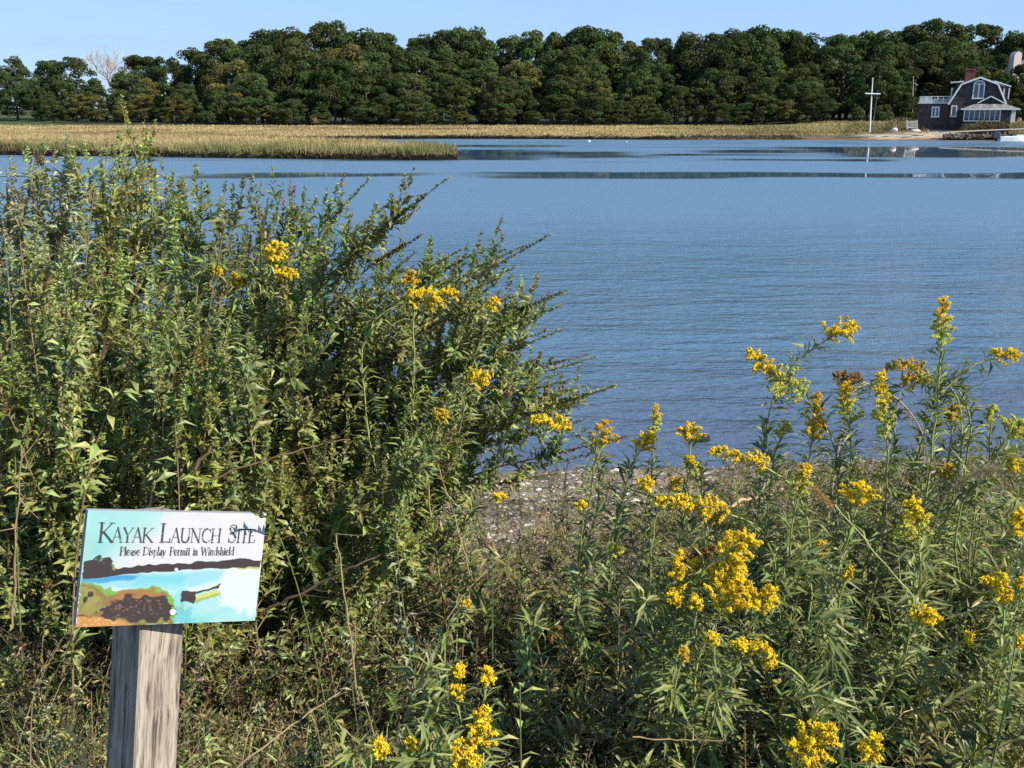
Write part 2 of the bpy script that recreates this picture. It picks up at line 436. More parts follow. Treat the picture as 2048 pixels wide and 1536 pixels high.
def ground_col(X, Y, Z):
    c = mix((0.045, 0.034, 0.024), (0.20, 0.16, 0.11), sstep(5.2, 7.5, Y + 1.2 * (vnoise(X, Y, 1.3, 9) - 0.5)))
    c = mix(c, (0.12, 0.10, 0.085), sstep(0.12, 0.0, Z) * 0.8)
    band = np.exp(-((Z - 0.45 - 0.1 * vnoise(X, Y, 0.8, 4)) / 0.07) ** 2)      # dark wrack line
    return mix(c, (0.07, 0.055, 0.045), band * 0.6)
xs = np.concatenate([np.linspace(-60, -8, 20)[:-1], np.linspace(-8, 9, 260), np.linspace(9, 60, 20)[1:]])
ys = np.concatenate([np.linspace(-40, 0.5, 12)[:-1], np.linspace(0.5, 13, 190), np.linspace(13, 22, 20)[1:]])
tag(sheet(xs, ys, ground_z, ground_col).build('ground', M_ground, smooth=True), 'dark sandy bank sloping down to the water with pale gravel near the edge', kind='structure')

def water_col(X, Y, Z):
    wav = 2.2 * (vnoise(X, Y * 0 + 1, 9, 11) - 0.5) + 2.6 * (vnoise(X * .5, Y, 2.4, 12) - 0.5)
    calm = np.zeros_like(X)
    def band(y0, y1, x0, x1, soft=1.6):
        fx = sstep(x0 - 5, x0 + 5, X + 6 * (vnoise(X, Y, 4, 13) - .5)) * (1 - sstep(x1 - 6, x1 + 6, X + 6 * (vnoise(X, Y, 4, 14) - .5)))
        return sstep(y0 - soft, y0 + soft, Y + wav) * (1 - sstep(y1 - soft, y1 + soft, Y + wav)) * fx
    for b in ((63.5, 70.5, -4, 300, 1.3), (65, 70.5, -22, -4, 0.9), (66, 68.5, -200, -20, 0.6), (92, 121, 26, 300, 2.0), (103, 112, 18, 30, 2.0), (87, 112, -14, 4, 1.5), (92, 107, 2, 12, 1.5), (96, 101, 10, 24, 0.8), (86, 89.5, 14, 32, 0.8), (120, 127, -12, 6, 1.4)):
        calm = np.maximum(calm, band(*b))
    streak = sstep(0.56, 0.72, vnoise(X * 0.28, Y, 2.3, 15) * 0.6 + vnoise(X * 0.2, Y, 6.0, 16) * 0.4) * sstep(75, 86, Y) * 0.45
    calm = np.clip(np.maximum(calm, streak), 0, 1)
    ruff = 1 - 0.985 * calm
    near = 0.5 + 3.3 * sstep(58, 13, Y) * (0.75 + 0.6 * vnoise(X, Y, 5, 18)) - 1.0 * sstep(15, 11.5, Y)
    deep = sstep(0.0, 7.0, Y - shore_y(X))
    return np.stack([ruff * near, deep, (1 - calm) * (0.13 + 0.87 * sstep(15, 60, Y)) + 0.0 * X], -1)
wys = np.concatenate([np.linspace(9.5, 30, 60)[:-1], np.linspace(30, 80, 160)[:-1], np.linspace(80, 175, 320)[:-1], np.linspace(175, 3000, 10)])
wxs = np.concatenate([np.linspace(-1500, -80, 8)[:-1], np.linspace(-80, 95, 240), np.linspace(95, 1500, 8)[1:]])
tag(sheet(wxs, wys, lambda X, Y: X * 0, water_col).build('water', M_water, smooth=True), 'blue inlet water with calm dark bands and wind ripples', kind='structure')

SPIT = np.array([(-90, 107), (-60, 101), (-46, 98.2), (-35, 95.5), (-26, 92.2), (-17, 89.6), (-9, 87.6), (-5.0, 87.0), (-4.2, 89.5), (-5.5, 95), (-8, 103), (-12, 112), (-18, 122), (-26, 132), (-34, 139), (-45, 160), (-95, 170)], float)
FRONT = np.array([(-100, 150), (-34, 144), (-28, 152), (-18, 155), (-8, 156), (4, 154), (14, 152), (22, 151), (34, 149), (46, 147.5), (58, 146), (70, 144), (110, 140)], float)
def poly_sd(P, X, Y):
    best = np.full(X.shape, 1e9); ins = np.zeros(X.shape, bool); n = len(P)
    for i in range(n):
        a, b = P[i], P[(i + 1) % n]; e = b - a
        t = np.clip(((X - a[0]) * e[0] + (Y - a[1]) * e[1]) / (e @ e), 0, 1)
        best = np.minimum(best, np.hypot(X - a[0] - t * e[0], Y - a[1] - t * e[1]))
        cnd = (a[1] > Y) != (b[1] > Y)
        xi = a[0] + (Y - a[1]) * e[0] / (e[1] if e[1] else 1e-9)
        ins ^= cnd & (X < xi)
    return np.where(ins, best, -best)
def marsh_z(X, Y):
    X = np.asarray(X, float); Y = np.asarray(Y, float)
    jag = 1.1 * (vnoise(X, Y, 1.7, 21) - .5) + 1.6 * (vnoise(X, Y, 5.0, 22) - .5)
    s1 = poly_sd(SPIT, X, Y) + jag
    s2 = Y - np.interp(X, FRONT[:, 0], FRONT[:, 1]) + jag
    gentle = sstep(18, 34, X)
    z1 = -1.6 + 2.15 * sstep(-1.8, 0.9, s1)
    z2a = -1.6 + 2.15 * sstep(-1.8, 0.9, s2)
    z2b = np.where(s2 < 0, np.maximum(-1.6, 0.1 * s2), 0.55 * sstep(-2, 15, s2) - 0.02)
    z2 = z2a * (1 - gentle) + z2b * gentle
    z = np.maximum(z1, z2)
    z += np.where(z > 0.3, 0.75 * sstep(176, 212, Y) + 1.5 * sstep(225, 330, Y), 0)
    z += np.where(z > 0.0, 0.75 * sstep(46, 60, X) * sstep(148, 156, Y), 0)
    z += 0.08 * (vnoise(X, Y, 3, 23) - .5)
    return z
def marsh_col(X, Y, Z):
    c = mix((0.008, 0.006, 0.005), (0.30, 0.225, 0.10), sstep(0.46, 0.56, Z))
    mud = sstep(18, 34, X) * (1 - sstep(0.25, 0.45, Z))
    c = mix(c, (0.155, 0.105, 0.07), mud)
    c = mix(c, (0.16, 0.15, 0.07), 0.6 * sstep(24, 36, X) * sstep(0.25, 0.45, Z))
    sandy = sstep(47, 51, X) * (1 - sstep(59, 64, X)) * sstep(149, 151, Y) * (1 - sstep(156, 159, Y))
    c = mix(c, (0.42, 0.33, 0.24), sandy)
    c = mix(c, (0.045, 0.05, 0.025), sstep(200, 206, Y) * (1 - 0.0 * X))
    lawn = 0.4 * sstep(-140, -135, X) * (1 - sstep(-98, -92, X)) * sstep(214, 226, Y) * (1 - sstep(300, 320, Y))
    return mix(c, (0.10, 0.16, 0.05), lawn)
mxs = np.concatenate([np.linspace(-900, -110, 12)[:-1], np.linspace(-110, 100, 330), np.linspace(100, 900, 12)[1:]])
mys = np.concatenate([np.linspace(80, 165, 230)[:-1], np.linspace(165, 330, 60)[:-1], np.linspace(330, 2500, 8)])
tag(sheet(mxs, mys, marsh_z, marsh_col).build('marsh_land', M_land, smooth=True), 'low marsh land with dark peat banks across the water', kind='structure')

# ------------------------------------------------------------------ marsh grass (stuff)
def marsh_grass():
    mb = MB(); r = np.random.default_rng(3)
    def scatter(x0, x1, y0, y1, n, h0, h1, w, lo, hi=9, dark=0):
        X = r.uniform(x0, x1, n); Y = r.uniform(y0, y1, n); Z = marsh_z(X, Y)
        keep = (Z > lo) & (Z < hi) & (Y < 204) & ~((X > 48) & (X < 62) & (Y < 158))
        X, Y, Z = X[keep], Y[keep], Z[keep]; m = len(X)
        tint = vnoise(X, Y, 6, 31); t2 = vnoise(X * .25, Y, 3.0, 32)
        gold = np.array((0.44, 0.345, 0.18)); oliv = np.array((0.20, 0.20, 0.085)); brown = np.array((0.20, 0.13, 0.06))
        edge = sstep(6.5, 0.5, poly_sd(SPIT, X, Y)) * (poly_sd(SPIT, X, Y) > -1) * sstep(0.25, 0.6, vnoise(X, Y, 8, 34) + 0.4 * sstep(-24, -6, X))
        k = np.clip(edge * 0.9 + sstep(0.62, 0.78, tint) * 0.6 + 0.5 * sstep(18, 36, X), 0, 1) * r.uniform(0.6, 1, m)
        k = np.clip(k + 0.55 * (poly_sd(SPIT, X, Y) > -1) * sstep(4.5, 0.2, poly_sd(SPIT, X, Y)), 0, 1); C = mix(gold, oliv, k); C = C * (1 - 0.7 * sstep(0.6, 0.74, t2))[:, None] + brown * (0.7 * sstep(0.6, 0.74, t2))[:, None]
        C *= r.uniform(0.75, 1.25, (m, 1))
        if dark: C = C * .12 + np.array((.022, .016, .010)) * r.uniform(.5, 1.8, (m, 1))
        H = r.uniform(h0, h1, m) * (0.75 + 0.5 * vnoise(X, Y, 2.2, 33))
        for q in range(3):
            D = np.stack([r.normal(0, .16, m), r.normal(0, .16, m), np.ones(m)], 1)
            P = np.stack([X + r.normal(0, .12, m), Y + r.normal(0, .12, m), Z - 0.05], 1)
            blades(mb, P, D, H * r.uniform(.6, 1.1, m), w, C * r.uniform(.85, 1.15, (m, 1)), 0.15, 2, r)
    scatter(-60, 0, 84, 100, 26000, 0.6, 1.05, 0.055, 0.33)
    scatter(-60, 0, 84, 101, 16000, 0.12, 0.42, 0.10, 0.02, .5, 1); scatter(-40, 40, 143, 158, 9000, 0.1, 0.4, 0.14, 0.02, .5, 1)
    scatter(-80, 0, 98, 142, 20000, 0.5, 0.8, 0.09, 0.42)
    scatter(-100, 60, 142, 166, 30000, 0.28, 0.5, 0.10, 0.36)
    scatter(-120, 95, 160, 204, 32000, 0.25, 0.42, 0.16, 0.42)
    return mb
tag(marsh_grass().build('marsh_grass', M_grass), 'golden cordgrass covering the marsh and the spit', kind='stuff')

# ------------------------------------------------------------------ trees
def crown_mesh(seed, pale=False):
    r = np.random.default_rng(seed); mb = MB()
    nb = 95; R = []; ax_, ay_ = r.uniform(-.12, .12, 2); sq = r.uniform(.7, 1.0)
    for i in range(nb):
        z = r.uniform(0.12, 0.96); prof = math.sin(PI * min(1, max(0.02, (z - 0.02) / 1.0)) ** 0.85) ** 0.55
        a = r.uniform(0, 2 * PI); rr = 0.33 * prof * r.uniform(0.55, 1.0) ** 0.5
        R.append((rr * math.cos(a) * sq + ax_ * math.sin(z * 5 + seed), rr * math.sin(a) + ay_ * math.cos(z * 4), z, r.uniform(0.032, 0.09)))
    base = np.array((0.054, 0.078, 0.029)) if not pale else np.array((0.100, 0.100, 0.036))
    for (x, y, z, s) in R:
        m = int(210 * (s / 0.09) ** 1.6)
        d = nrm(r.normal(size=(m, 3)) + np.array([0, 0, 0.25]))
        P = np.array([x, y, z]) + d * s * r.uniform(0.75, 1.08, (m, 1)) * np.array([1.15, 1.15, 0.85])
        bc = base * r.uniform(0.75, 1.3) * np.array([r.uniform(0.85, 1.25), 1, r.uniform(.8, 1.1)])
        C = bc * r.uniform(0.7, 1.35, (m, 1))
        D = nrm(np.cross(d, r.normal(size=(m, 3)))); N = nrm(d + 0.55 * r.normal(size=(m, 3)))
        leaves(mb, P, D, N, r.uniform(.020, .036, m), r.uniform(.015, .026, m), C, 0.2, -0.15)
    return mb.mesh('crown', M_tree)
def trunk_mesh(seed):
    r = np.random.default_rng(seed + 100); mb = MB()
    col = np.array((0.10, 0.085, 0.07))
    top = np.array([r.normal(0, .03), r.normal(0, .03), 0.72])
    t = np.linspace(0, 1, 7)[:, None]
    pts = top * t + np.stack([0.012 * np.sin(t[:, 0] * 5 + seed), 0.012 * np.cos(t[:, 0] * 4 + seed), 0 * t[:, 0]], 1)
    tube(mb, pts, np.linspace(.022, .006, 7), col, 6)
    for k in range(8):
        s = r.uniform(.3, .9); p = top * s; a = r.uniform(0, 2 * PI)
        e = p + np.array([math.cos(a) * .2, math.sin(a) * .2, r.uniform(.1, .2)])
        tube(mb, [p, (p + e) / 2 + [0, 0, -.01], e], [.008, .005, .002], col, 4)
    return mb.mesh('trunk', M_bark)
PROTO = [(crown_mesh(s), trunk_mesh(s)) for s in range(9)]
PROTO_P = [(crown_mesh(s, True), trunk_mesh(s)) for s in (20, 21, 22)]
LAND = [(230, 'bare grey tree'), (632, 'reddish dead stump'), (905, 'tip of the grass spit'), (1320, 'two white buoys'), (1742, 'white mast'), (1955, 'shingled house')]
ORD = 'nearest second third fourth fifth sixth seventh eighth ninth tenth eleventh twelfth thirteenth fourteenth'.split()
placed = []
def put_tree(px, D, ytop, wscale, row, pale=False):
    b = at(px, 250, D); x, y = b[0], D
    z0 = float(marsh_z(np.array([x]), np.array([y]))[0])
    h = at(px, ytop, D)[2] - z0
    h = max(h, 2.5) * 1.04
    placed.append(dict(px=px, x=x, y=y, z=z0 - 0.1, h=h, w=wscale, row=row, pale=pale))
SKYX = [-260, 0, 40, 60, 90, 130, 200, 300, 370, 395, 450, 500, 560, 640, 740, 800, 830, 880, 1000, 1080, 1160, 1200, 1290, 1400, 1480, 1560, 1635, 1700, 1760, 1790, 1850, 1960, 1990, 2020, 2300]
SKYY = [105, 112, 114, 136, 132, 112, 118, 114, 122, 100, 78, 66, 66, 50, 60, 82, 74, 62, 66, 70, 55, 60, 70, 72, 60, 62, 78, 64, 56, 66, 46, 50, 66, 64, 60]
sky_y = lambda px: np.interp(px, SKYX, SKYY)
rt = np.random.default_rng(12)
def wood_rows():
    for x in np.arange(400, 2260, 64):
        px = x + rt.uniform(-16, 16); put_tree(px, rt.uniform(232, 240), sky_y(px) + rt.uniform(-3, 9), rt.uniform(.95, 1.15), 'back')
    for x in np.arange(420, 2260, 70):
        px = x + rt.uniform(-16, 16); put_tree(px, rt.uniform(242, 247), sky_y(px) + rt.uniform(10, 24), rt.uniform(1.0, 1.25), 'back')
    for x in np.arange(385, 2260, 72):
        px = x + rt.uniform(-18, 18); put_tree(px, rt.uniform(219, 227), sky_y(px) + rt.uniform(22, 55), rt.uniform(1.0, 1.25), 'middle', rt.random() < .12)
    for x in np.arange(372, 2260, 76):
        px = x + rt.uniform(-20, 20); put_tree(px, rt.uniform(209, 215), sky_y(px) + rt.uniform(62, 105), rt.uniform(1.1, 1.4), 'front', rt.random() < .16)
    for x in np.arange(365, 2260, 58):
        px = x + rt.uniform(-22, 22); put_tree(px, rt.uniform(204, 208), rt.uniform(185, 228), rt.uniform(1.4, 2.2), 'low', rt.random() < .12)
    put_tree(2046, 211, 134, 1.1, 'front'); put_tree(2008, 209, 152, 1.2, 'front'); put_tree(2085, 210, 118, 1.2, 'front')
    # far group left of the wood
    for x in np.arange(-150, 385, 62):
        px = x + rt.uniform(-14, 14)
        if 195 < px < 262: px += 50 if px > 228 else -45
        put_tree(px, rt.uniform(262, 270), sky_y(px) + rt.uniform(-2, 7), rt.uniform(.95, 1.2), 'back', rt.random() < .3)
    for x in np.arange(-150, 372, 58):
        px = x + rt.uniform(-14, 14); put_tree(px, rt.uniform(248, 256), sky_y(px) + rt.uniform(28, 62), rt.uniform(1.1, 1.4), 'front', rt.random() < .35)
    for x in np.arange(110, 372, 44):
        px = x + rt.uniform(-10, 10); put_tree(px, rt.uniform(238, 243), rt.uniform(188, 206), rt.uniform(1.3, 1.7), 'low', rt.random() < .35)
wood_rows()
ROWW = {'back': 'tall {c} skyline oak', 'middle': '{c} oak of middle height', 'front': '{c} front row oak', 'low': 'low bushy {c} tree'}
cnt = {}
for d in sorted(placed, key=lambda d: min(abs(d['px'] - l) for l, _ in LAND)):
    l, nm = min(LAND, key=lambda t: abs(d['px'] - t[0]))
    side = 'right' if d['px'] > l else 'left'
    k = (nm, side, d['row'], d['pale']); cnt[k] = cnt.get(k, 0) + 1
    c = 'yellowish' if d['pale'] else 'dark green'
    lab = ROWW[d['row']].format(c=c) + ', %s %s of the %s' % (ORD[cnt[k] - 1], side, nm)
    #lab = lab.replace(', its top against the sky', '').replace(', below the skyline', '').replace('nearest on', 'nearest to the photo side').replace('nearest to the photo side', 'nearest on')
    cm, tm = (PROTO_P if d['pale'] else PROTO)[rt.integers(0, 3 if d['pale'] else 9)]
    o = empty('oak_tree', (d['x'], d['y'], d['z']), lab, 'tree', 'trees of the wood across the marsh', rz=rt.uniform(0, 6.28))
    o.scale = (d['h'] * d['w'], d['h'] * d['w'], d['h'])
    for nme, me in (('crown', cm), ('trunk', tm)):
        c_ = bpy.data.objects.new(nme, me); SC.collection.objects.link(c_); c_.parent = o

def bare_tree(px, ybase, ytop, D, name, label, cat, col, seed, spread=0.45, depth=5):
    r = np.random.default_rng(seed); b = at(px, ybase, D); b[2] = float(marsh_z(np.array([b[0]]), np.array([D]))[0]) - .1
    H = at(px, ytop, D)[2] - b[2]; mb = MB(); mt = MB()
    def grow(p, d, L, rad, lv):
        n = 4; pts = [p]; 
        for i in range(n):
            d = nrm(d + r.normal(0, .1, 3) + np.array([0, 0, .05])); pts.append(pts[-1] + d * L / n)
        tube(mt if lv == 0 else mb, pts, np.linspace(rad, rad * .55, n + 1), col, 5 if lv < 2 else 3)
        if lv < depth:
            for k in range(3 if lv < 2 else 4):
                nd = nrm(d + spread * 1.7 * r.normal(0, .6, 3) + np.array([0, 0, .12]))
                grow(pts[-1 - (k % 2)] if lv else pts[-1 - (k % 3)], nd, L * r.uniform(.62, .82), rad * .55, lv + 1)
    grow(b, np.array([0, 0, 1.0]), H * .36, H * .030, 0)
    o = empty(name, b, label, cat)
    mt.build('trunk', M_bark, o); mb.build('branches', M_bark, o)
bare_tree(232, 232, 92, 258, 'bare_tree', 'leafless pale grey tree standing in the gap of the far left wood', 'tree', (0.42, 0.38, 0.34), 5, depth=5)
bare_tree(632, 250, 222, 200, 'dead_shrub', 'small reddish dead shrub at the foot of the wood beside the marsh', 'shrub', (0.36, 0.17, 0.10), 8, 0.8, 4)

# ------------------------------------------------------------------ house, mast, boat and the far right shore
HD = 155.0
def house():
    g = at(1950, 258, HD); X0, Z0 = g[0], g[2]
    s = HD * math.cos(PITCH) / FPX * 1.0
    u = lambda px: at(px, 230, HD)[0] - X0
    zz = lambda py: at(1950, py, HD)[2] - Z0
    root = empty('shingled_house', (X0, HD, Z0), 'dark shingled gambrel house with brick chimney and sun porch on the far shore', 'house')
    rel = lambda mb, name, mat, par=root: par_build(mb, name, mat, par)
    def par_build(mb, name, mat, par):
        o = bpy.data.objects.new(name, mb.mesh(name, mat)); SC.collection.objects.link(o); o.parent = par; return o
    W = (0.78, 0.78, 0.76)
    xL, xR = u(1899), u(2005); xbl, xbr = u(1918), u(1988); xp = u(1953)
    ze, zb, zp = zz(205), zz(168.5), zz(155)
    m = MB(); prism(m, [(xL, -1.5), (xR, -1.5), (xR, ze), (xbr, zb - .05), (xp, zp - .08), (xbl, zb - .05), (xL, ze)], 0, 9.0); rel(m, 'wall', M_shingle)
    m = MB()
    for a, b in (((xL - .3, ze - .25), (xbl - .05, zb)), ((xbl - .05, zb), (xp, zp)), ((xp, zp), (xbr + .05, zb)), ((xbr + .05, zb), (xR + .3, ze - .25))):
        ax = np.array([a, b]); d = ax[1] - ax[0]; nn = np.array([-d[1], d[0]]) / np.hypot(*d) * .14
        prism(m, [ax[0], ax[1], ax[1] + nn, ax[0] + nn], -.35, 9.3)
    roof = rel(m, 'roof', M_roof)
    m = MB()
    for a, b in (((xL - .32, ze - .27), (xbl - .06, zb)), ((xbl - .06, zb), (xp, zp)), ((xp, zp), (xbr + .06, zb)), ((xbr + .06, zb), (xR + .32, ze - .27))):
        beam(m, (a[0], -.39, a[1] + .0), (b[0], -.39, b[1] + .0), .07, .22, W)
    rel(m, 'rake_trim', M_paint)
    # chimney
    m = MB(); cx = (u(1925) + u(1945)) / 2; cw = u(1945) - u(1925); box(m, (cx, 4.5, (zz(137) + zz(172)) / 2), (cw, 1.1, zz(137) - zz(172))); box(m, (cx, 4.5, zz(136.5)), (cw + .15, 1.25, .22))
    ch = rel(m, 'chimney', M_brick, roof)
    # dormers either side
    for sd in (-1, 1):
        m = MB(); x0 = xbl if sd < 0 else xbr; x1 = x0 + sd * (1.35 if sd < 0 else 1.9)
        for y0 in ((2.0,) if sd < 0 else (2.0, 5.6)):
            box(m, ((x0 + x1) / 2, y0 + 1.1, (zz(172) + zz(200)) / 2), (abs(x1 - x0), 2.2, zz(172) - zz(200)))
        dm = rel(m, 'dormer', M_shingle, roof)
        m = MB()
        for y0 in ((2.0,) if sd < 0 else (2.0, 5.6)):
            prism(m, [(x0 - sd * .3, zz(163)), (x1 + sd * .15, zz(165 if sd < 0 else 174)), (x1 + sd * .15, zz(165 if sd < 0 else 174) + .16), (x0 - sd * .3, zz(163) + .16)], y0 - .15, y0 + 2.35, W)
            for xx in np.linspace(x0 + sd * .45, x1 - sd * .08, 2 if sd < 0 else 3): box(m, (xx, y0 - .04, zz(187)), (.14, .08, 1.5), W)
        rel(m, 'dormer_trim', M_paint, roof)
    def window(px0, px1, py0, py1, mull, yf=-.0, arch=False, hb=0):
        x0, x1, z0, z1 = u(px0), u(px1), zz(py1), zz(py0)
        m = MB(); t = .15
        for xx in (x0 + t / 2, x1 - t / 2): box(m, (xx, yf - .06, (z0 + z1) / 2), (t, .12, z1 - z0), W)
        box(m, ((x0 + x1) / 2, yf - .08, z0 - .05), (x1 - x0 + .14, .18, .16), W)
        if not arch: box(m, ((x0 + x1) / 2, yf - .06, z1 + t / 2), (x1 - x0, .12, t), W)
        else:
            n = 8; rr = (x1 - x0) / 2 - t / 2; c = (x0 + x1) / 2
            for i in range(n):
                a, b = PI * i / n, PI * (i + 1) / n
                beam(m, (c + rr * math.cos(a), yf - .06, z1 + .6 * rr * math.sin(a)), (c + rr * math.cos(b), yf - .06, z1 + .6 * rr * math.sin(b)), .12, t, W)
            box(m, (c, yf - .06, z1), (x1 - x0 - 2 * t, .1, .11), W)
        for k in range(mull):
            xx = x0 + (x1 - x0) * (k + 1) / (mull + 1); box(m, (xx, yf - .055, (z0 + z1) / 2), (.17 if mull == 1 else .11, .09, z1 - z0 - .02), W)
        for k in range(hb): box(m, ((x0 + x1) / 2, yf - .03, z0 + (z1 - z0) * (k + 1) / (hb + 1)), (x1 - x0 - 2 * t, .05, .05), W)
        fr = rel(m, 'window', M_paint)
        g_ = MB(); c = (x0 + x1) / 2
        out = [(x0 + t, z0), (x1 - t, z0), (x1 - t, z1)]
        if arch: out += [(c + (x1 - c - t) * math.cos(a), z1 + .6 * (x1 - c - t) * math.sin(a)) for a in np.linspace(.3, PI - .3, 6)]
        prism(g_, out + [(x0 + t, z1)], yf - .02, yf + .02 - .03 if False else yf + .0)
        o = bpy.data.objects.new('pane', g_.mesh('pane', M_glass)); SC.collection.objects.link(o); o.parent = fr
    window(1941, 1964, 168, 196, 1, 0, True)
    window(1901, 1913, 213, 232, 0)
    # wing
    xw = u(1835); m = MB(); prism(m, [(xw, -1.5), (xL - .003, -1.5), (xL - .003, zz(207)), (xw, zz(207))], .6, 6.5); rel(m, 'wing_wall', M_shingle)
    m = MB(); box(m, ((xw + xL) / 2 - .1, 3.5, zz(207) + .09), (xL - xw + .1, 6.1, .18), (.6, .6, .58)); rel(m, 'flat_roof', M_paint)
    m = MB(); zt = zz(192.5)
    for xx in np.linspace(xw + .05, xL - .2, 6): box(m, (xx, .62, (zz(207) + .18 + zt) / 2), (.1, .1, zt - zz(207) - .18), W)
    for z in (zt, zt - .45, zz(207) + .3): beam(m, (xw, .62, z), (xL - .1, .62, z), .07, .07, W)
    for yy in np.linspace(.62, 6.2, 5): box(m, (xw + .05, yy, (zz(207) + .18 + zt) / 2), (.1, .1, zt - zz(207) - .18), W)
    beam(m, (xw + .05, .62, zt), (xw + .05, 6.3, zt), .07, .07, W)
    box(m, (xw + .95, .70, (zz(207) + zt) / 2 + .05), (1.7, .05, zt - zz(207) - .25), W)
    rel(m, 'railing', M_paint)
    m = MB(); r = np.random.default_rng(5)
    for k in range(5): beam(m, (xw + 2.2 + k * .45, .9, zz(206)), (xw + 2.2 + k * .45, .9, zz(206) + .75), .38, .05, (.25, .25, .26)); box(m, (xw + 2.2 + k * .45, 1.15, zz(206) + .4), (.38, .5, .05), (.3, .3, .3))
    rel(m, 'deck_furniture', M_paint)
    window(1862, 1878, 215, 233, 1, .6)
    # sun porch
    pl, pr = u(1926), u(2018); py = -2.6; zt, zb2 = zz(219), zz(242)
    m = MB(); box(m, ((pl + pr) / 2, py / 2, (zb2 - 1.5) / 2 + zb2 / 2 - .2), (pr - pl, -py, zb2 + 1.3)); 
    box(m, ((u(1998) + pr) / 2, py / 2 - .0, (zt + zb2) / 2), (pr - u(1998), -py - .003, zt - zb2)); rel(m, 'porch_wall', M_shingle)
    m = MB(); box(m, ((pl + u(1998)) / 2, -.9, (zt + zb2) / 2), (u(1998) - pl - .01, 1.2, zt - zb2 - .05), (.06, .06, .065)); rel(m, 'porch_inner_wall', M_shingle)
    m = MB()
    box(m, ((pl + u(1998)) / 2, py + .05, zb2 + .03), (u(1998) - pl, .22, .14), W); box(m, ((pl + u(1998)) / 2, py + .05, zt - .06), (u(1998) - pl, .14, .12), W)
    for k, xx in enumerate(np.linspace(pl + .06, u(1998) - .06, 8)): box(m, (xx, py + .05, (zt + zb2) / 2), (.08 if 0 < k < 7 else .12, .12, zt - zb2), W)
    for k, xx in enumerate(np.linspace(u(1943), u(1990), 5)): box(m, (xx, py + .45, zb2 + .38), (.2, .08, .7), W)
    box(m, ((pl + pr) / 2, py + .6, zb2 + .02), (.1, .1, .1), W)
    fr = rel(m, 'porch_window', M_paint)
    m = MB(); box(m, ((pl + u(1998)) / 2, py + .05, (zt + zb2) / 2), (u(1998) - pl - .2, .02, zt - zb2 - .1)); o = bpy.data.objects.new('pane', m.mesh('pane', M_glass)); SC.collection.objects.link(o); o.parent = fr
    m = MB(); box(m, (pr + .35, -1.0, (zz(219) + zz(244)) / 2), (.65, 1.2, zz(219) - zz(244)), W); rel(m, 'side_door', M_paint)
    # porch roof: hipped skirt with a small gable on top
    m = MB(); e0, e1 = u(1919), u(2035); zr = zz(206.5); r0, r1 = u(1952), u(2004)
    V = [(e0, py - .4, zz(218)), (e1, py - .4, zz(218)), (e1, .2, zz(218)), (e0, .2, zz(218)), (r0, py * .35, zr), (r1, py * .35, zr), (r1, .2, zr), (r0, .2, zr)]
    m.add(V, (1, 1, 1), q=[(0, 1, 5, 4), (1, 2, 6, 5), (3, 0, 4, 7), (4, 5, 6, 7), (3, 2, 1, 0), (2, 3, 7, 6)])
    pk = (u(1977), zz(193)); 
    for a in (r0, r1):
        d = np.array([pk[0] - a, pk[1] - zr]); nn = np.array([-d[1], d[0]]) / np.hypot(*d) * .1 * (1 if a == r0 else -1)
        prism(m, [(a, zr), pk, (pk[0] + nn[0] * .3, pk[1] + .12), (a + nn[0], zr + nn[1])], py * .5, .2)
    pr_ = rel(m, 'porch_roof', M_roof)
    m = MB(); prism(m, [(r0 + .25, zr + .01), (r1 - .25, zr + .01), (pk[0], pk[1] - .1)], py * .35, .1); rel(m, 'porch_gable', M_shingle, pr_)
    m = MB(); beam(m, (r0, py * .5 - .03, zr), (pk[0], py * .5 - .03, pk[1]), .05, .12, W); beam(m, (pk[0], py * .5 - .03, pk[1]), (r1, py * .5 - .03, zr), .05, .12, W)
    beam(m, (e0, py - .42, zz(218.6)), (e1, py - .42, zz(218.6)), .05, .14, W); rel(m, 'porch_trim', M_paint, pr_)
    root.rotation_euler.z = math.radians(-20); root.scale = (.93, 1, 1)
house()

def far_building():
    D = 217; b = at(2042, 250, D); z0 = 1.0; root = empty('pale_building', (b[0], D, z0), 'pale pinkish towered building half hidden by the trees on the hill above the house', 'building')
    u = lambda px: at(px, 120, D)[0] - b[0]; zz = lambda py: at(2042, py, D)[2] - z0
    def pb(mb, n, mat):
        o = bpy.data.objects.new(n, mb.mesh(n, mat)); SC.collection.objects.link(o); o.parent = root
    m = MB(); prism(m, [(u(2028), 0), (u(2043), 0), (u(2043), zz(107)), (u(2036), zz(102)), (u(2030), zz(107)), (u(2028), zz(112))], 0, 2.2, (.62, .52, .46)); pb(m, 'tower', M_paint)
    m = MB(); box(m, (u(2062), 3, zz(142) / 2), (u(2100) - u(2022), 5, zz(142)), (.66, .64, .6)); pb(m, 'wall', M_paint)
    m = MB(); prism(m, [(u(2018), zz(142)), (u(2104), zz(142)), (u(2061), zz(118))], .3, 5.8, (.25, .24, .24)); pb(m, 'roof', M_paint)
    m = MB(); 
    for x in (2050, 2075): box(m, (u(x), .46, zz(155)), (.8, .1, 1.3), (.1, .12, .14))
    pb(m, 'window', M_glass)
far_building()

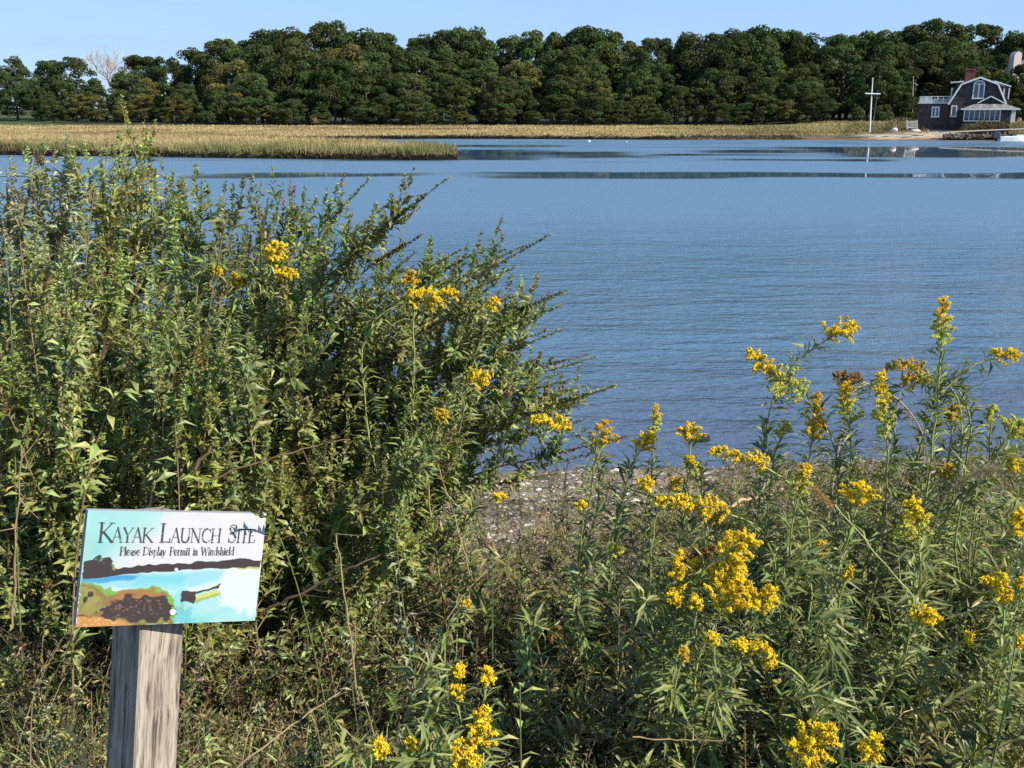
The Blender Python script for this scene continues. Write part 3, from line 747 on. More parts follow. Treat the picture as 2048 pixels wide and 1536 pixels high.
def stick(name, label, cat, pts, radii, col, mat=None, parts=None, group=None):
    o = empty(name, pts[0], label, cat, group); m = MB(); tube(m, pts, radii, col, 7); m.build('pole', mat or M_paint, o); return o
WHITE = (0.8, 0.8, 0.78)
mast = stick('signal_mast', 'tall white wooden mast with a crossbar standing on the marsh shore', 'mast', [at(1739.5, 264, 150), at(1742, 210, 150), at(1745.5, 156, 150)], [.12, .10, .06], (.62, .62, .60))
m = MB(); tube(m, [at(1730, 187, 149.8), at(1760, 188, 149.8)], [.085, .085], (.62, .62, .6), 6); m.build('crossbar', M_paint, mast)
m = MB(); tube(m, [at(1744, 262, 150.6), at(1756, 180, 150.6)], [.035, .025], (.2, .2, .18), 4); m.build('stay', M_paint, mast)
up = stick('utility_pole', 'short pale pole standing among the trees between the mast and the house', 'pole', [at(1825, 235, 208), at(1825.5, 190, 208), at(1827, 153, 208)], [.09, .08, .07], (.36, .34, .30))
m = MB(); tube(m, [at(1827, 166, 207.8), at(1836, 170, 207.8)], [.05, .05], (.4, .4, .36), 4); m.build('arm', M_paint, up)

def boat():
    D = 144.0; c = at(2023, 283, D); root = empty('skiff', (c[0], D, 0), 'white open skiff with dark outboard motor moored by the right shore', 'boat')
    n = 12; L = 4.6; m = MB(); V = []
    for i in range(n):
        t = i / (n - 1); x = -1.75 + L * t; w = .85 * (1 - max(0, t - .35) ** 2 * 2.1); w = max(w, .05)
        k = .55 + .35 * t * t
        for (yy, z) in ((-w, k), (-w * .8, .02), (0, -.12), (w * .8, .02), (w, k), (w * .9, k), (w * .7, .15), (0, .08), (-w * .7, .15), (-w * .9, k)): V.append((x, yy, z))
    q = [(i * 10 + j, i * 10 + (j + 1) % 10, (i + 1) * 10 + (j + 1) % 10, (i + 1) * 10 + j) for i in range(n - 1) for j in range(10)]
    m.add(V, WHITE, q=q); m.add([V[j] for j in range(5)], WHITE, t=[(0, 1, 2), (0, 2, 4), (2, 3, 4)])
    o = bpy.data.objects.new('hull', m.mesh('hull', M_paint)); SC.collection.objects.link(o); o.parent = root
    m = MB()
    for x in (-.6, .7): box(m, (x, 0, .45), (.3, 1.4, .05), WHITE)
    o = bpy.data.objects.new('thwart', m.mesh('thwart', M_paint)); SC.collection.objects.link(o); o.parent = root
    m = MB(); dk = (.02, .03, .05)
    prism(m, [(-2.55, .45), (-1.65, .4), (-1.6, .95), (-1.9, 1.2), (-2.3, 1.15), (-2.55, .8)], -.28, .28, dk); box(m, (-2.05, 0, .15), (.25, .16, .9), dk); tube(m, [(-2.4, 0, .0), (-2.5, 0, -.2)], [.1, .1], dk, 6)
    beam(m, (-1.7, 0, .85), (-1.1, 0, .95), .06, .06, dk)
    o = bpy.data.objects.new('outboard_motor', m.mesh('outboard_motor', M_paint)); SC.collection.objects.link(o); o.parent = root
    m = MB(); prism(m, [(-2.1, 1.2), (-1.7, 1.12), (-1.5, .75), (-1.75, 1.0)], -.2, .2, WHITE); o = bpy.data.objects.new('cowling', m.mesh('cowling', M_paint)); SC.collection.objects.link(o); o.parent = root
boat()

def rubble(mb, x0, x1, y, z, n, s, col, seed):
    r = np.random.default_rng(seed); P = np.stack([r.uniform(x0, x1, n), y + r.normal(0, .5, n), z + r.uniform(-.1, .3, n)], 1)
    specks(mb, P, r.uniform(s * .5, s, n), np.array(col) * r.uniform(.5, 1.4, (n, 1)), .7, r)
a0 = at(1890, 266, 148); a1 = at(2160, 266, 146)
m = MB(); rubble(m, a0[0], a1[0], 148.2, .35, 420, .55, (.10, .085, .07), 4)
tag(m.build('stone_revetment', M_stone), 'low dark rubble stone bank below the house hedge', 'stone wall')
m = MB(); p0 = at(1880, 265, 149.2); p1 = at(1960, 261, 149.4); p2 = at(2180, 252, 149.6)
beam(m, (p0[0], p0[1], p0[2]), (p1[0], p1[1], p1[2]), .5, .14, (.40, .37, .33)); beam(m, (p1[0], p1[1], p1[2]), (p2[0], p2[1], p2[2]), .5, .14, (.40, .37, .33))
for px in (1900, 1935, 1975, 2010, 2045): q = at(px, 266, 149.2); box(m, (q[0], q[1], q[2] - .5), (.16, .16, 1.3), (.2, .18, .15))
tag(m.build('timber_walkway', M_paint), 'grey timber cap rail sloping along the top of the shore wall', 'walkway')
dk = empty('dock', at(2050, 270, 146.2), 'small dark dock with a pale top at the right edge behind the skiff', 'dock')
m = MB(); c = at(2075, 268, 146.2); box(m, (c[0], 146.2, .72), (6.2, 1.6, .12), (.55, .52, .48)); m.build('deck', M_paint, dk)
m = MB()
for px in (2032, 2060, 2090, 2112): q = at(px, 270, 145.6); box(m, (q[0], 145.55, .1), (.2, .2, 1.4), (.05, .045, .04))
m.build('pilings', M_paint, dk)

def hedge(name, label, px0, px1, ytop, D, zb, dens, col, seed, cat='hedge', depth=1.6):
    r = np.random.default_rng(seed); x0, x1 = at(px0, 250, D)[0], at(px1, 250, D)[0]; h = at(px0, ytop, D)[2] - zb; mb = MB()
    n = int(dens * (x1 - x0) * h); X = r.uniform(x0, x1, n)
    top = h * (0.7 + .45 * vnoise(X, X * 0, .9, seed)); ed = sstep(x0, x0 + .8, X) * (1 - sstep(x1 - .8, x1, X)); top *= .4 + .6 * ed
    Z = zb + top * r.uniform(0, 1, n) ** .7; Y = D + r.uniform(-depth / 2, depth / 2, n)
    C = np.array(col) * r.uniform(.5, 1.5, (n, 1)) * np.stack([1 + .5 * vnoise(X, X * 0 + 5, 1.5, seed), np.ones(n), np.ones(n)], 1)
    leaves(mb, np.stack([X, Y, Z], 1), r.normal(size=(n, 3)) + [0, 0, .6], r.normal(size=(n, 3)) + [.3, -1, .5], r.uniform(.12, .28, n), r.uniform(.07, .14, n), C)
    return tag(mb.build(name, M_leaf), label, cat)
hedge('hedge', 'rough olive hedge in front of the sun porch', 1922, 2120, 243, 151.5, .9, 160, (.10, .105, .035), 1)
hedge('shrub', 'brownish green thicket between the mast and the house', 1768, 1834, 236, 156, .8, 160, (.10, .10, .04), 2, 'shrub', 3)
hedge('shrub', 'low olive bush at the foot of the white mast', 1690, 1766, 249, 153, .7, 120, (.11, .11, .04), 3, 'shrub', 2)
hedge('shrub', 'small dark bush on the sand under the house wing', 1838, 1856, 252, 152, .8, 160, (.08, .08, .03), 4, 'shrub', 1)
hedge('shrub', 'patch of greenish marsh bushes left of the mast', 1500, 1600, 252, 160, .5, 60, (.14, .13, .05), 6, 'shrub', 3)
def gate():
    D = 153.5; b = at(1825, 258, D); o = empty('gate', b, 'small grey picket gate standing left of the house wing', 'gate'); m = MB()
    for px in (1814, 1834): beam(m, at(px, 259, D), at(px, 240, D), .12, .12, (.4, .4, .4))
    m.build('post', M_paint, o); m = MB()
    for px in np.linspace(1817, 1831, 6): beam(m, at(px, 257, D), at(px, 242, D), .06, .04, (.4, .4, .4))
    beam(m, at(1814, 244, D), at(1834, 244, D), .07, .07, (.45, .45, .45)); beam(m, at(1814, 255, D), at(1834, 255, D), .07, .07, (.45, .45, .45))
    m.build('rails', M_paint, o)
gate()
def rock(name, label, p, s, col, cat, seed, sq=.7, mat=None):
    r = np.random.default_rng(seed); import bmesh
    bm = bmesh.new(); bmesh.ops.create_icosphere(bm, subdivisions=3, radius=1)
    V = np.array([v.co[:] for v in bm.verts]); F = [[v.index for v in f.verts] for f in bm.faces]; bm.free()
    V = V * (1 + .35 * (vnoise(V[:, 0] + 5, V[:, 1] + V[:, 2] + 5, .6, seed) - .5))[:, None] * np.array(s) * np.array([1, 1, sq])
    mb = MB(); mb.add(V + np.array(p), col, t=F); return tag(mb.build(name, mat or M_stone, smooth=True), label, cat)
rock('boulder', 'whitish boulder on the sand between mast and house', at(1789, 260, 152), (.4, .4, .45), (.6, .56, .48), 'boulder', 1)
rock('boulder', 'flat pale rock by the gate below the house wing', at(1830, 262, 151), (.7, .5, .35), (.55, .52, .46), 'boulder', 2)
rock('buoy', 'small white buoy floating before the far marsh, the left and larger one', at(1178, 283, 140) * [1, 1, 0] + [0, 0, .1], (.17, .17, .17), WHITE, 'buoy', 3, 1, M_paint)
rock('buoy', 'tiny white buoy floating right of the larger one', at(1253, 284, 138) * [1, 1, 0] + [0, 0, .06], (.10, .10, .10), WHITE, 'buoy', 4, 1, M_paint)
q = at(1405, 884, 12.3); rock('wet_stone', 'dark wet stone breaking the water just behind a goldenrod head', (q[0], q[1], .02), (.10, .08, .07), (.02, .02, .022), 'stone', 5)

# ------------------------------------------------------------------ the kayak launch sign
SIGN = dict(tl=np.array([-0.75228824, 1.80474758, 3.1131882]), r=nrm([0.8267513, 0.51821524, -0.2189412]), w=0.333, h=0.21)
_d = np.array([-0.07372822, -0.2012561, -0.97676002]); SIGN['d'] = nrm(_d - (_d @ SIGN['r']) * SIGN['r']); SIGN['n'] = -np.cross(SIGN['r'], SIGN['d'])
if SIGN['n'][1] > 0: SIGN['n'] = -SIGN['n']
GL = {  # strokes: x0,y0,x1,y1[,..] in a unit cell (y up, cap height 1); weight t thick, n thin, s serif
 'K': (.78, 't.15,0,.15,1;n.75,1,.2,.42;t.3,.52,.82,0;s0,0,.3,0;s0,1,.3,1;s.6,1,.9,1;s.68,0,.95,0'),
 'A': (.80, 'n.1,0,.42,1;t.42,1,.76,0;n.22,.36,.62,.36;s0,0,.22,0;s.62,0,.9,0'),
 'Y': (.75, 't.1,1,.42,.48;n.76,1,.42,.48;t.42,.48,.42,0;s0,1,.24,1;s.64,1,.88,1;s.28,0,.56,0'),
 'L': (.66, 't.15,0,.15,1;n.15,.02,.62,.02;s0,1,.3,1;s0,0,.2,0;n.62,.0,.64,.22'),
 'U': (.86, 't.15,1,.15,.35,.2,.14,.32,.02,.5,0,.64,.06,.73,.2,.75,.4;n.75,.35,.75,1;s.02,1,.3,1;s.62,1,.88,1'),
 'N': (.92, 'n.15,0,.15,1;t.13,1,.78,0;n.78,0,.78,1;s.02,0,.28,0;s0,1,.2,1;s.65,1,.92,1'),
 'C': (.84, 'n.78,.82,.66,.95,.48,1;t.48,1,.28,.93,.15,.75,.1,.5,.15,.25,.28,.07,.48,0;n.48,0,.66,.04,.8,.18;n.78,.98,.78,.74'),
 'H': (.90, 't.15,0,.15,1;t.75,0,.75,1;n.15,.5,.75,.5;s.02,0,.3,0;s.02,1,.3,1;s.6,0,.88,0;s.6,1,.88,1'),
 'S': (.60, 'n.52,.84,.42,.97,.28,1,.14,.92,.1,.76;t.1,.76,.18,.62,.42,.44,.52,.3;n.52,.3,.52,.14,.4,.02,.24,0,.08,.14;n.53,.96,.53,.78;n.07,.02,.07,.24'),
 'I': (.34, 't.17,0,.17,1;s.02,0,.32,0;s.02,1,.32,1'),
 'T': (.72, 't.36,0,.36,1;n.02,.98,.7,.98;n.02,1,.02,.8;n.7,1,.7,.8;s.2,0,.52,0'),
 'E': (.66, 't.15,0,.15,1;n.15,.98,.6,.98;n.15,.52,.5,.52;n.15,.02,.62,.02;s0,0,.2,0;s0,1,.2,1;n.6,1,.6,.8;n.62,0,.64,.2'),
 'P': (.62, 't.15,0,.15,1;n.15,.98,.4,.98,.55,.88,.58,.74,.53,.58,.38,.48,.15,.48;s0,0,.3,0;s0,1,.2,1'),
 'D': (.84, 't.15,0,.15,1;n.15,.98,.45,.96,.68,.8,.76,.5,.68,.2,.45,.03,.15,.02;s0,0,.2,0;s0,1,.2,1'),
 'W': (1.1, 't.08,1,.32,0;n.32,0,.54,.9;t.54,.9,.76,0;n.76,0,1.0,1;s0,1,.2,1;s.9,1,1.1,1'),
 'l': (.26, 't.12,0,.12,1;s.02,0,.24,0'), 'i': (.26, 't.12,0,.12,.6;s.02,0,.24,0;t.12,.8,.12,.86'),
 'e': (.48, 'n.08,.34,.42,.34,.38,.55,.24,.62;t.24,.62,.08,.5,.06,.28,.12,.08,.26,0;n.26,0,.42,.1'),
 'a': (.46, 't.34,.5,.34,.04,.42,0;n.08,.52,.2,.62,.32,.54;t.34,.34,.12,.26,.08,.1,.18,0,.34,.12'),
 's': (.38, 'n.3,.52,.18,.62,.08,.5;t.08,.46,.28,.22;n.3,.2,.26,.02,.14,0,.05,.12'),
 'p': (.54, 't.12,.6,.12,-.28;n.12,.5,.3,.62,.46,.5,.48,.3,.42,.08,.28,0,.12,.1;s.02,-.28,.24,-.28'),
 'y': (.50, 't.06,.6,.26,.04;n.44,.6,.24,.0,.14,-.26,.02,-.26'),
 'r': (.38, 't.12,0,.12,.6;n.12,.45,.24,.6,.36,.56;s.02,0,.24,0'),
 'm': (.82, 't.12,0,.12,.6;n.12,.48,.26,.61,.38,.52;t.4,.52,.4,0;n.4,.48,.54,.61,.66,.52;t.68,.52,.68,0;s.02,0,.22,0;s.32,0,.5,0;s.6,0,.78,0'),
 't': (.34, 't.14,.84,.14,.1,.26,0;n.02,.6,.3,.6'),
 'n': (.56, 't.12,0,.12,.6;n.12,.48,.28,.61,.4,.52;t.42,.52,.42,0;s.02,0,.22,0;s.34,0,.52,0'),
 'd': (.54, 't.42,1,.42,0;n.42,.5,.26,.62,.1,.5,.06,.28,.12,.06,.26,0,.42,.1;s.3,1,.44,1'),
 'h': (.56, 't.12,0,.12,1;n.12,.48,.28,.61,.4,.52;t.42,.52,.42,0;s.02,0,.22,0;s.34,0,.52,0'),
}
def sign():
    NU, NV = 620, 391
    # homography photo zoom px -> (u, v)
    src = np.array([(176, 1020.5), (533.7, 1027.5), (520, 1240.5), (162.7, 1254)]); dst = np.array([(0, 0), (1, 0), (1, 1), (0, 1)], float)
    A = []
    for (x, y), (a, b) in zip(src, dst): A += [[x, y, 1, 0, 0, 0, -a * x, -a * y, -a], [0, 0, 0, x, y, 1, -b * x, -b * y, -b]]
    Hm = np.linalg.svd(np.array(A))[2][-1].reshape(3, 3)
    def Z(pts):
        p = np.array(pts, float).reshape(-1, 2) / 2.763 + [120, 980]; q = np.c_[p, np.ones(len(p))] @ Hm.T; return q[:, :2] / q[:, 2:]
    U, V = np.meshgrid((np.arange(NU)) / (NU - 1), (np.arange(NV)) / (NV - 1))
    AS = SIGN['w'] / SIGN['h']
    n1 = vnoise(U * 100, V * 63, 9, 41); n2 = vnoise(U * 100, V * 63, 3.2, 42); n3 = vnoise(U * 100, V * 63, 1.1, 43); nn = n1 * .5 + n2 * .3 + n3 * .2
    srgb = lambda *c: np.where(np.array(c) / 255. < .04, np.array(c) / 255. / 12.92, ((np.array(c) / 255. + .055) / 1.055) ** 2.4)
    img = np.tile(np.array((.80, .80, .82)), (NV, NU, 1))
    def lay(mask, col):
        nonlocal img
        mask = np.clip(mask, 0, 1)[..., None]; img = img * (1 - mask) + np.asarray(col) * mask
    wu, wv = U + .02 * (n2 - .5), V + .03 * (n1 - .5)
    lay((1 - sstep(.22, .55, wu + wv * .55)) * .95, srgb(140, 222, 220)); lay((1 - sstep(.37, .40, wu)) * (1 - sstep(.12, .3, wv)) * .6, srgb(170, 232, 228))
    lay((1 - sstep(.0, .06, wu)) * sstep(.1, .3, V) * .25, srgb(225, 205, 180))
    def pm(pts, soft=.004, wob=.012):
        P = Z(pts); sd = poly_sd(P * [AS, 1], (U + wob * (n3 - .5)) * AS, V + wob * 1.5 * (n2 - .5)); return sstep(-soft, soft, sd)
    # water of the picture
    lay(pm([(140, 478), (1130, 425), (1115, 730), (110, 770)]) , srgb(226, 244, 244))
    lay(pm([(140, 488), (400, 470), (700, 448), (920, 440), (900, 500), (660, 560), (140, 530)], .03) * .9, srgb(140, 222, 236))
    lay(pm([(138, 486), (320, 470), (470, 468), (430, 492), (300, 508), (138, 512)], .012) * .95, srgb(20, 165, 222))
    lay(pm([(450, 470), (700, 465), (700, 520), (430, 520)], .03) * .7, srgb(100, 215, 235))
    lay(pm([(640, 560), (900, 560), (915, 640), (1105, 690), (1100, 730), (640, 745)], .03, .05) * (.75 + .5 * (n1 - .5)), srgb(120, 222, 222))
    lay(pm([(640, 640), (760, 650), (750, 740), (640, 745)], .03, .05) * .6, srgb(60, 190, 215))
    # far tree line
    lay(pm([(141, 492), (146, 392), (190, 388), (212, 370), (232, 358), (248, 380), (285, 374), (302, 388), (318, 432), (400, 426), (455, 414), (560, 412), (620, 406), (735, 410), (770, 392), (850, 394), (930, 386), (1035, 378), (1080, 388), (1125, 386), (1122, 432), (1000, 430), (740, 440), (420, 462), (300, 474)], .003), srgb(62, 50, 50))
    lay(pm([(222, 385), (240, 378), (246, 410), (225, 412)], .01, .05), srgb(96, 170, 120)); lay(pm([(300, 400), (318, 425), (320, 448), (302, 440)], .006) * .8, srgb(150, 175, 70))
    lay(pm([(980, 430), (1122, 424), (1120, 438), (1000, 440)], .005) * .8, srgb(205, 205, 90))
    # shrubs of the picture
    lay(pm([(132, 505), (200, 512), (262, 522), (320, 558), (400, 548), (470, 536), (560, 540), (620, 560), (655, 600), (668, 650), (655, 740), (118, 762)], .01, .03), srgb(128, 190, 60))
    lay(pm([(132, 518), (240, 530), (300, 575), (400, 556), (540, 552), (610, 580), (640, 640), (640, 735), (118, 760)], .014, .05), srgb(150, 120, 62))
    lay(pm([(330, 575), (460, 548), (540, 556), (590, 590), (420, 620), (300, 640)], .02, .05) * .8, srgb(190, 125, 55))
    lay(pm([(135, 540), (250, 560), (290, 660), (130, 690)], .03, .08) * (.3 + n2), srgb(165, 165, 70))
    lay(pm([(250, 640), (340, 600), (460, 592), (540, 596), (620, 600), (655, 640), (650, 700), (560, 736), (420, 722), (250, 706)], .01, .06), srgb(66, 52, 50))
    dots = sstep(.66, .72, n2) * pm([(140, 560), (330, 570), (330, 700), (130, 720)], .02)
    lay(dots, srgb(70, 48, 42)); lay(sstep(.7, .8, n3) * pm([(330, 600), (600, 600), (600, 700), (300, 700)], .02) * .5, srgb(170, 120, 90))
    lay(pm([(116, 706), (230, 702), (330, 716), (430, 738), (420, 748), (118, 764)], .008, .03), srgb(214, 150, 66))
    lay(sstep(.55, .7, n3) * pm([(116, 706), (230, 702), (400, 730), (118, 764)], .008) * .6, srgb(245, 200, 120))
    # boat of the picture
    lay(pm([(775, 580), (905, 548), (908, 572), (860, 590), (775, 612)], .006), srgb(215, 222, 110)); lay(pm([(775, 600), (905, 568), (905, 578), (775, 620)], .006, .02) * .8, srgb(150, 190, 60))
    lay(pm([(690, 560), (775, 556), (772, 616), (765, 626), (740, 616), (692, 618)], .004), srgb(64, 54, 58)); lay(pm([(772, 560), (840, 546), (912, 510), (890, 544), (780, 572)], .003), srgb(72, 62, 60))
    lay(pm([(692, 625), (708, 625), (706, 668), (696, 660)], .01) * .7, srgb(130, 190, 90))
    # lettering
    ink = np.zeros((NV, NU)); px = 1.0 / (NU - 1) * AS
    def stroke(x0, y0, x1, y1, w):
        e = np.array([x1 - x0, y1 - y0]); c0 = int(max(0, (min(x0, x1) - w * 2) / AS * NU - 2)); c1 = int(min(NU, (max(x0, x1) + w * 2) / AS * NU + 3))
        r0 = int(max(0, (min(y0, y1) - w * 2) * NV - 2)); r1 = int(min(NV, (max(y0, y1) + w * 2) * NV + 3))
        if c1 <= c0 or r1 <= r0: return
        x = U[r0:r1, c0:c1] * AS; y = V[r0:r1, c0:c1]; t = np.clip(((x - x0) * e[0] + (y - y0) * e[1]) / max(e @ e, 1e-9), 0, 1)
        d = np.hypot(x - x0 - t * e[0], y - y0 - t * e[1]); ink[r0:r1, c0:c1] = np.maximum(ink[r0:r1, c0:c1], np.clip((w / 2 - d) / px + .5, 0, 1))
    def glyph(ch, x, ybase, h, xs, wt):
        for s in GL[ch][1].split(';'):
            k = s[0]; v = [float(q) for q in s[1:].split(',')]; w = {'t': .125, 'n': .06, 's': .05}[k] * h * wt
            for i in range(0, len(v) - 2, 2): stroke((x + v[i] * xs), ybase - v[i + 1] * h, (x + v[i + 2] * xs), ybase - v[i + 3] * h, w)
    def word(txt, xa, xb, y, hb, hs, wt):
        adv = [GL[c][0] * (hb if (i == 0) else hs) for i, c in enumerate(txt)]; tot = sum(adv); sc = (xb - xa) * AS / tot; x = xa * AS
        for i, c in enumerate(txt):
            h = hb if i == 0 else hs; glyph(c, x, y, h, h * sc, wt); x += adv[i] * sc
    word('KAYAK', .066, .352, .272, .165, .125, 1.05); word('LAUNCH', .395, .742, .272, .165, .125, 1.05); word('SITE', .782, .945, .272, .165, .125, 1.05)
    sub = 'Please Display Permit in Windshield'.split()
    for wd, (a, b) in zip(sub, ((.188, .296), (.312, .438), (.458, .574), (.589, .617), (.634, .828))):
        adv = [GL[c][0] for c in wd]; sc = (b - a) * AS / sum(adv); x = a * AS
        for c, g in zip(wd, adv): glyph(c, x, .386, .072, sc * 1.0, 1.45); x += g * sc
    worn = 1 - .35 * sstep(.62, .8, n3) * sstep(.5, .7, n2)
    lay(ink * worn * .95, srgb(48, 44, 46))
    img = img * .86 + img.mean(-1, keepdims=True) * .11 + .02
    img *= (0.94 + .1 * nn)[..., None] * 0.58
    # board
    tl, r_, d_, n_ = SIGN['tl'], SIGN['r'], SIGN['d'], SIGN['n']
    base = tl + r_ * .15 + d_ * 1.0
    root = empty('launch_sign', base, 'painted KAYAK LAUNCH SITE sign on a weathered square wooden post', 'sign')
    m = MB(); P = tl + (U[..., None] * SIGN['w']) * r_ + (V[..., None] * SIGN['h']) * d_
    i = (np.arange(NV - 1)[:, None] * NU + np.arange(NU - 1)[None]).ravel(); m.add(P.reshape(-1, 3), img.reshape(-1, 3), q=np.stack([i, i + NU, i + NU + 1, i + 1], 1))
    m.build('painted_face', M_board, root)
    m = MB(); th = .019; c = [tl + a * SIGN['w'] * r_ + b * SIGN['h'] * d_ - n_ * k for k in (.0006, th) for (a, b) in ((0, 0), (1, 0), (1, 1), (0, 1))]
    m.add(c, (.30, .29, .31), q=[(0, 1, 2, 3), (7, 6, 5, 4), (0, 4, 5, 1), (1, 5, 6, 2), (2, 6, 7, 3), (3, 7, 4, 0)]); m.build('board', M_stone, root)
    # post, built upright in its own frame then set behind the board
    pw = .095; bmv = MB(); H = 1.5; hw = pw / 2; ch = .004
    out = [(-hw + ch, -hw), (hw - ch, -hw), (hw, -hw + ch), (hw, hw - ch), (hw - ch, hw), (-hw + ch, hw), (-hw, hw - ch), (-hw, -hw + ch)]
    V2 = [(x, y, z) for z in (0, H) for (x, y) in out]; bmv.add(V2, (1, 1, 1), q=[(k, (k + 1) % 8, 8 + (k + 1) % 8, 8 + k) for k in range(8)] + [(8, 9, 10, 11), (8, 11, 12, 15), (12, 13, 14, 15)], t=None)
    po = bpy.data.objects.new('post', bmv.mesh('post', M_wood)); SC.collection.objects.link(po); po.parent = root
    up_ = nrm(-d_ - .06 * r_); yy = nrm(np.cross(up_, r_)); r2_ = np.cross(yy, up_); R = Matrix(((r2_[0], yy[0], up_[0]), (r2_[1], yy[1], up_[1]), (r2_[2], yy[2], up_[2]))).to_4x4() @ Matrix.Rotation(math.radians(19), 4, 'Z')
    top = tl + r_ * (SIGN['w'] * .415) + d_ * .016 - n_ * (th + hw * 1.27); bt = top - up_ * H
    po.matrix_local = Matrix.Translation(Vector(bt - base)) @ R
    for (u_, v_) in ((.505, .515), (.512, .895)):
        c = tl + u_ * SIGN['w'] * r_ + v_ * SIGN['h'] * d_; m = MB()
        ths = np.linspace(0, 2 * PI, 13)[:-1]; ring = lambda rad, k: [c + rad * (math.cos(a) * r_ + math.sin(a) * d_) + n_ * k for a in ths]
        rad = .0036 if v_ < .6 else .0062
        m.add(ring(rad, .0002) + ring(rad * .85, .0018) + ring(rad * .4, .0018) + [c + n_ * .0009], (.55, .54, .5), t=[(24 + k, 24 + (k + 1) % 12, 36) for k in range(12)], q=[(a * 12 + k, a * 12 + (k + 1) % 12, (a + 1) * 12 + (k + 1) % 12, (a + 1) * 12 + k) for a in (0, 1) for k in range(12)])
        m.build('screw', M_paint, root)
sign()

# ------------------------------------------------------------------ near plants
def gz(x, y): return float(ground_z(np.array([x]), np.array([y]))[0])
def bez(p0, p1, p2, p3, n):
    t = np.linspace(0, 1, n)[:, None]
    return (1 - t) ** 3 * p0 + 3 * (1 - t) ** 2 * t * p1 + 3 * (1 - t) * t * t * p2 + t ** 3 * p3
def along(pts, ts):
    k = np.clip(ts * (len(pts) - 1), 0, len(pts) - 1.001); i = k.astype(int); f = (k - i)[:, None]
    return pts[i] * (1 - f) + pts[i + 1] * f, nrm(pts[i + 1] - pts[i])

G_DARK, G_MID, G_LITE, G_GREY = np.array((.078, .110, .028)), np.array((.205, .238, .078)), np.array((.38, .42, .15)), np.array((.31, .33, .19))
BROWN, TAN, RED = np.array((.15, .095, .05)), np.array((.36, .26, .14)), np.array((.22, .085, .05))

def stem_leaves(mb, pts, n, L0, L1, wr, ang, col, r, t0=.15, t1=1.0, droop=.3, jit=.3, var=.35):
    ts = np.sort(r.uniform(t0, t1, n)); P, T = along(pts, ts)
    side = nrm(np.cross(T, r.normal(size=(n, 3)))); a = r.normal(ang, .22, n)[:, None]
    D = nrm(T * np.cos(a) + side * np.sin(a)); N = nrm(T * np.sin(a) - side * np.cos(a) + jit * r.normal(size=(n, 3)))
    L = (L0 + (L1 - L0) * ts) * r.uniform(.65, 1.2, n)
    C = np.asarray(col) * r.uniform(1 - var, 1 + var, (n, 1)) * np.stack([r.uniform(.85, 1.2, n), np.ones(n), r.uniform(.8, 1.2, n)], 1)
    leaves(mb, P, D, N, L, L * wr * r.uniform(.8, 1.2, n), C, droop)

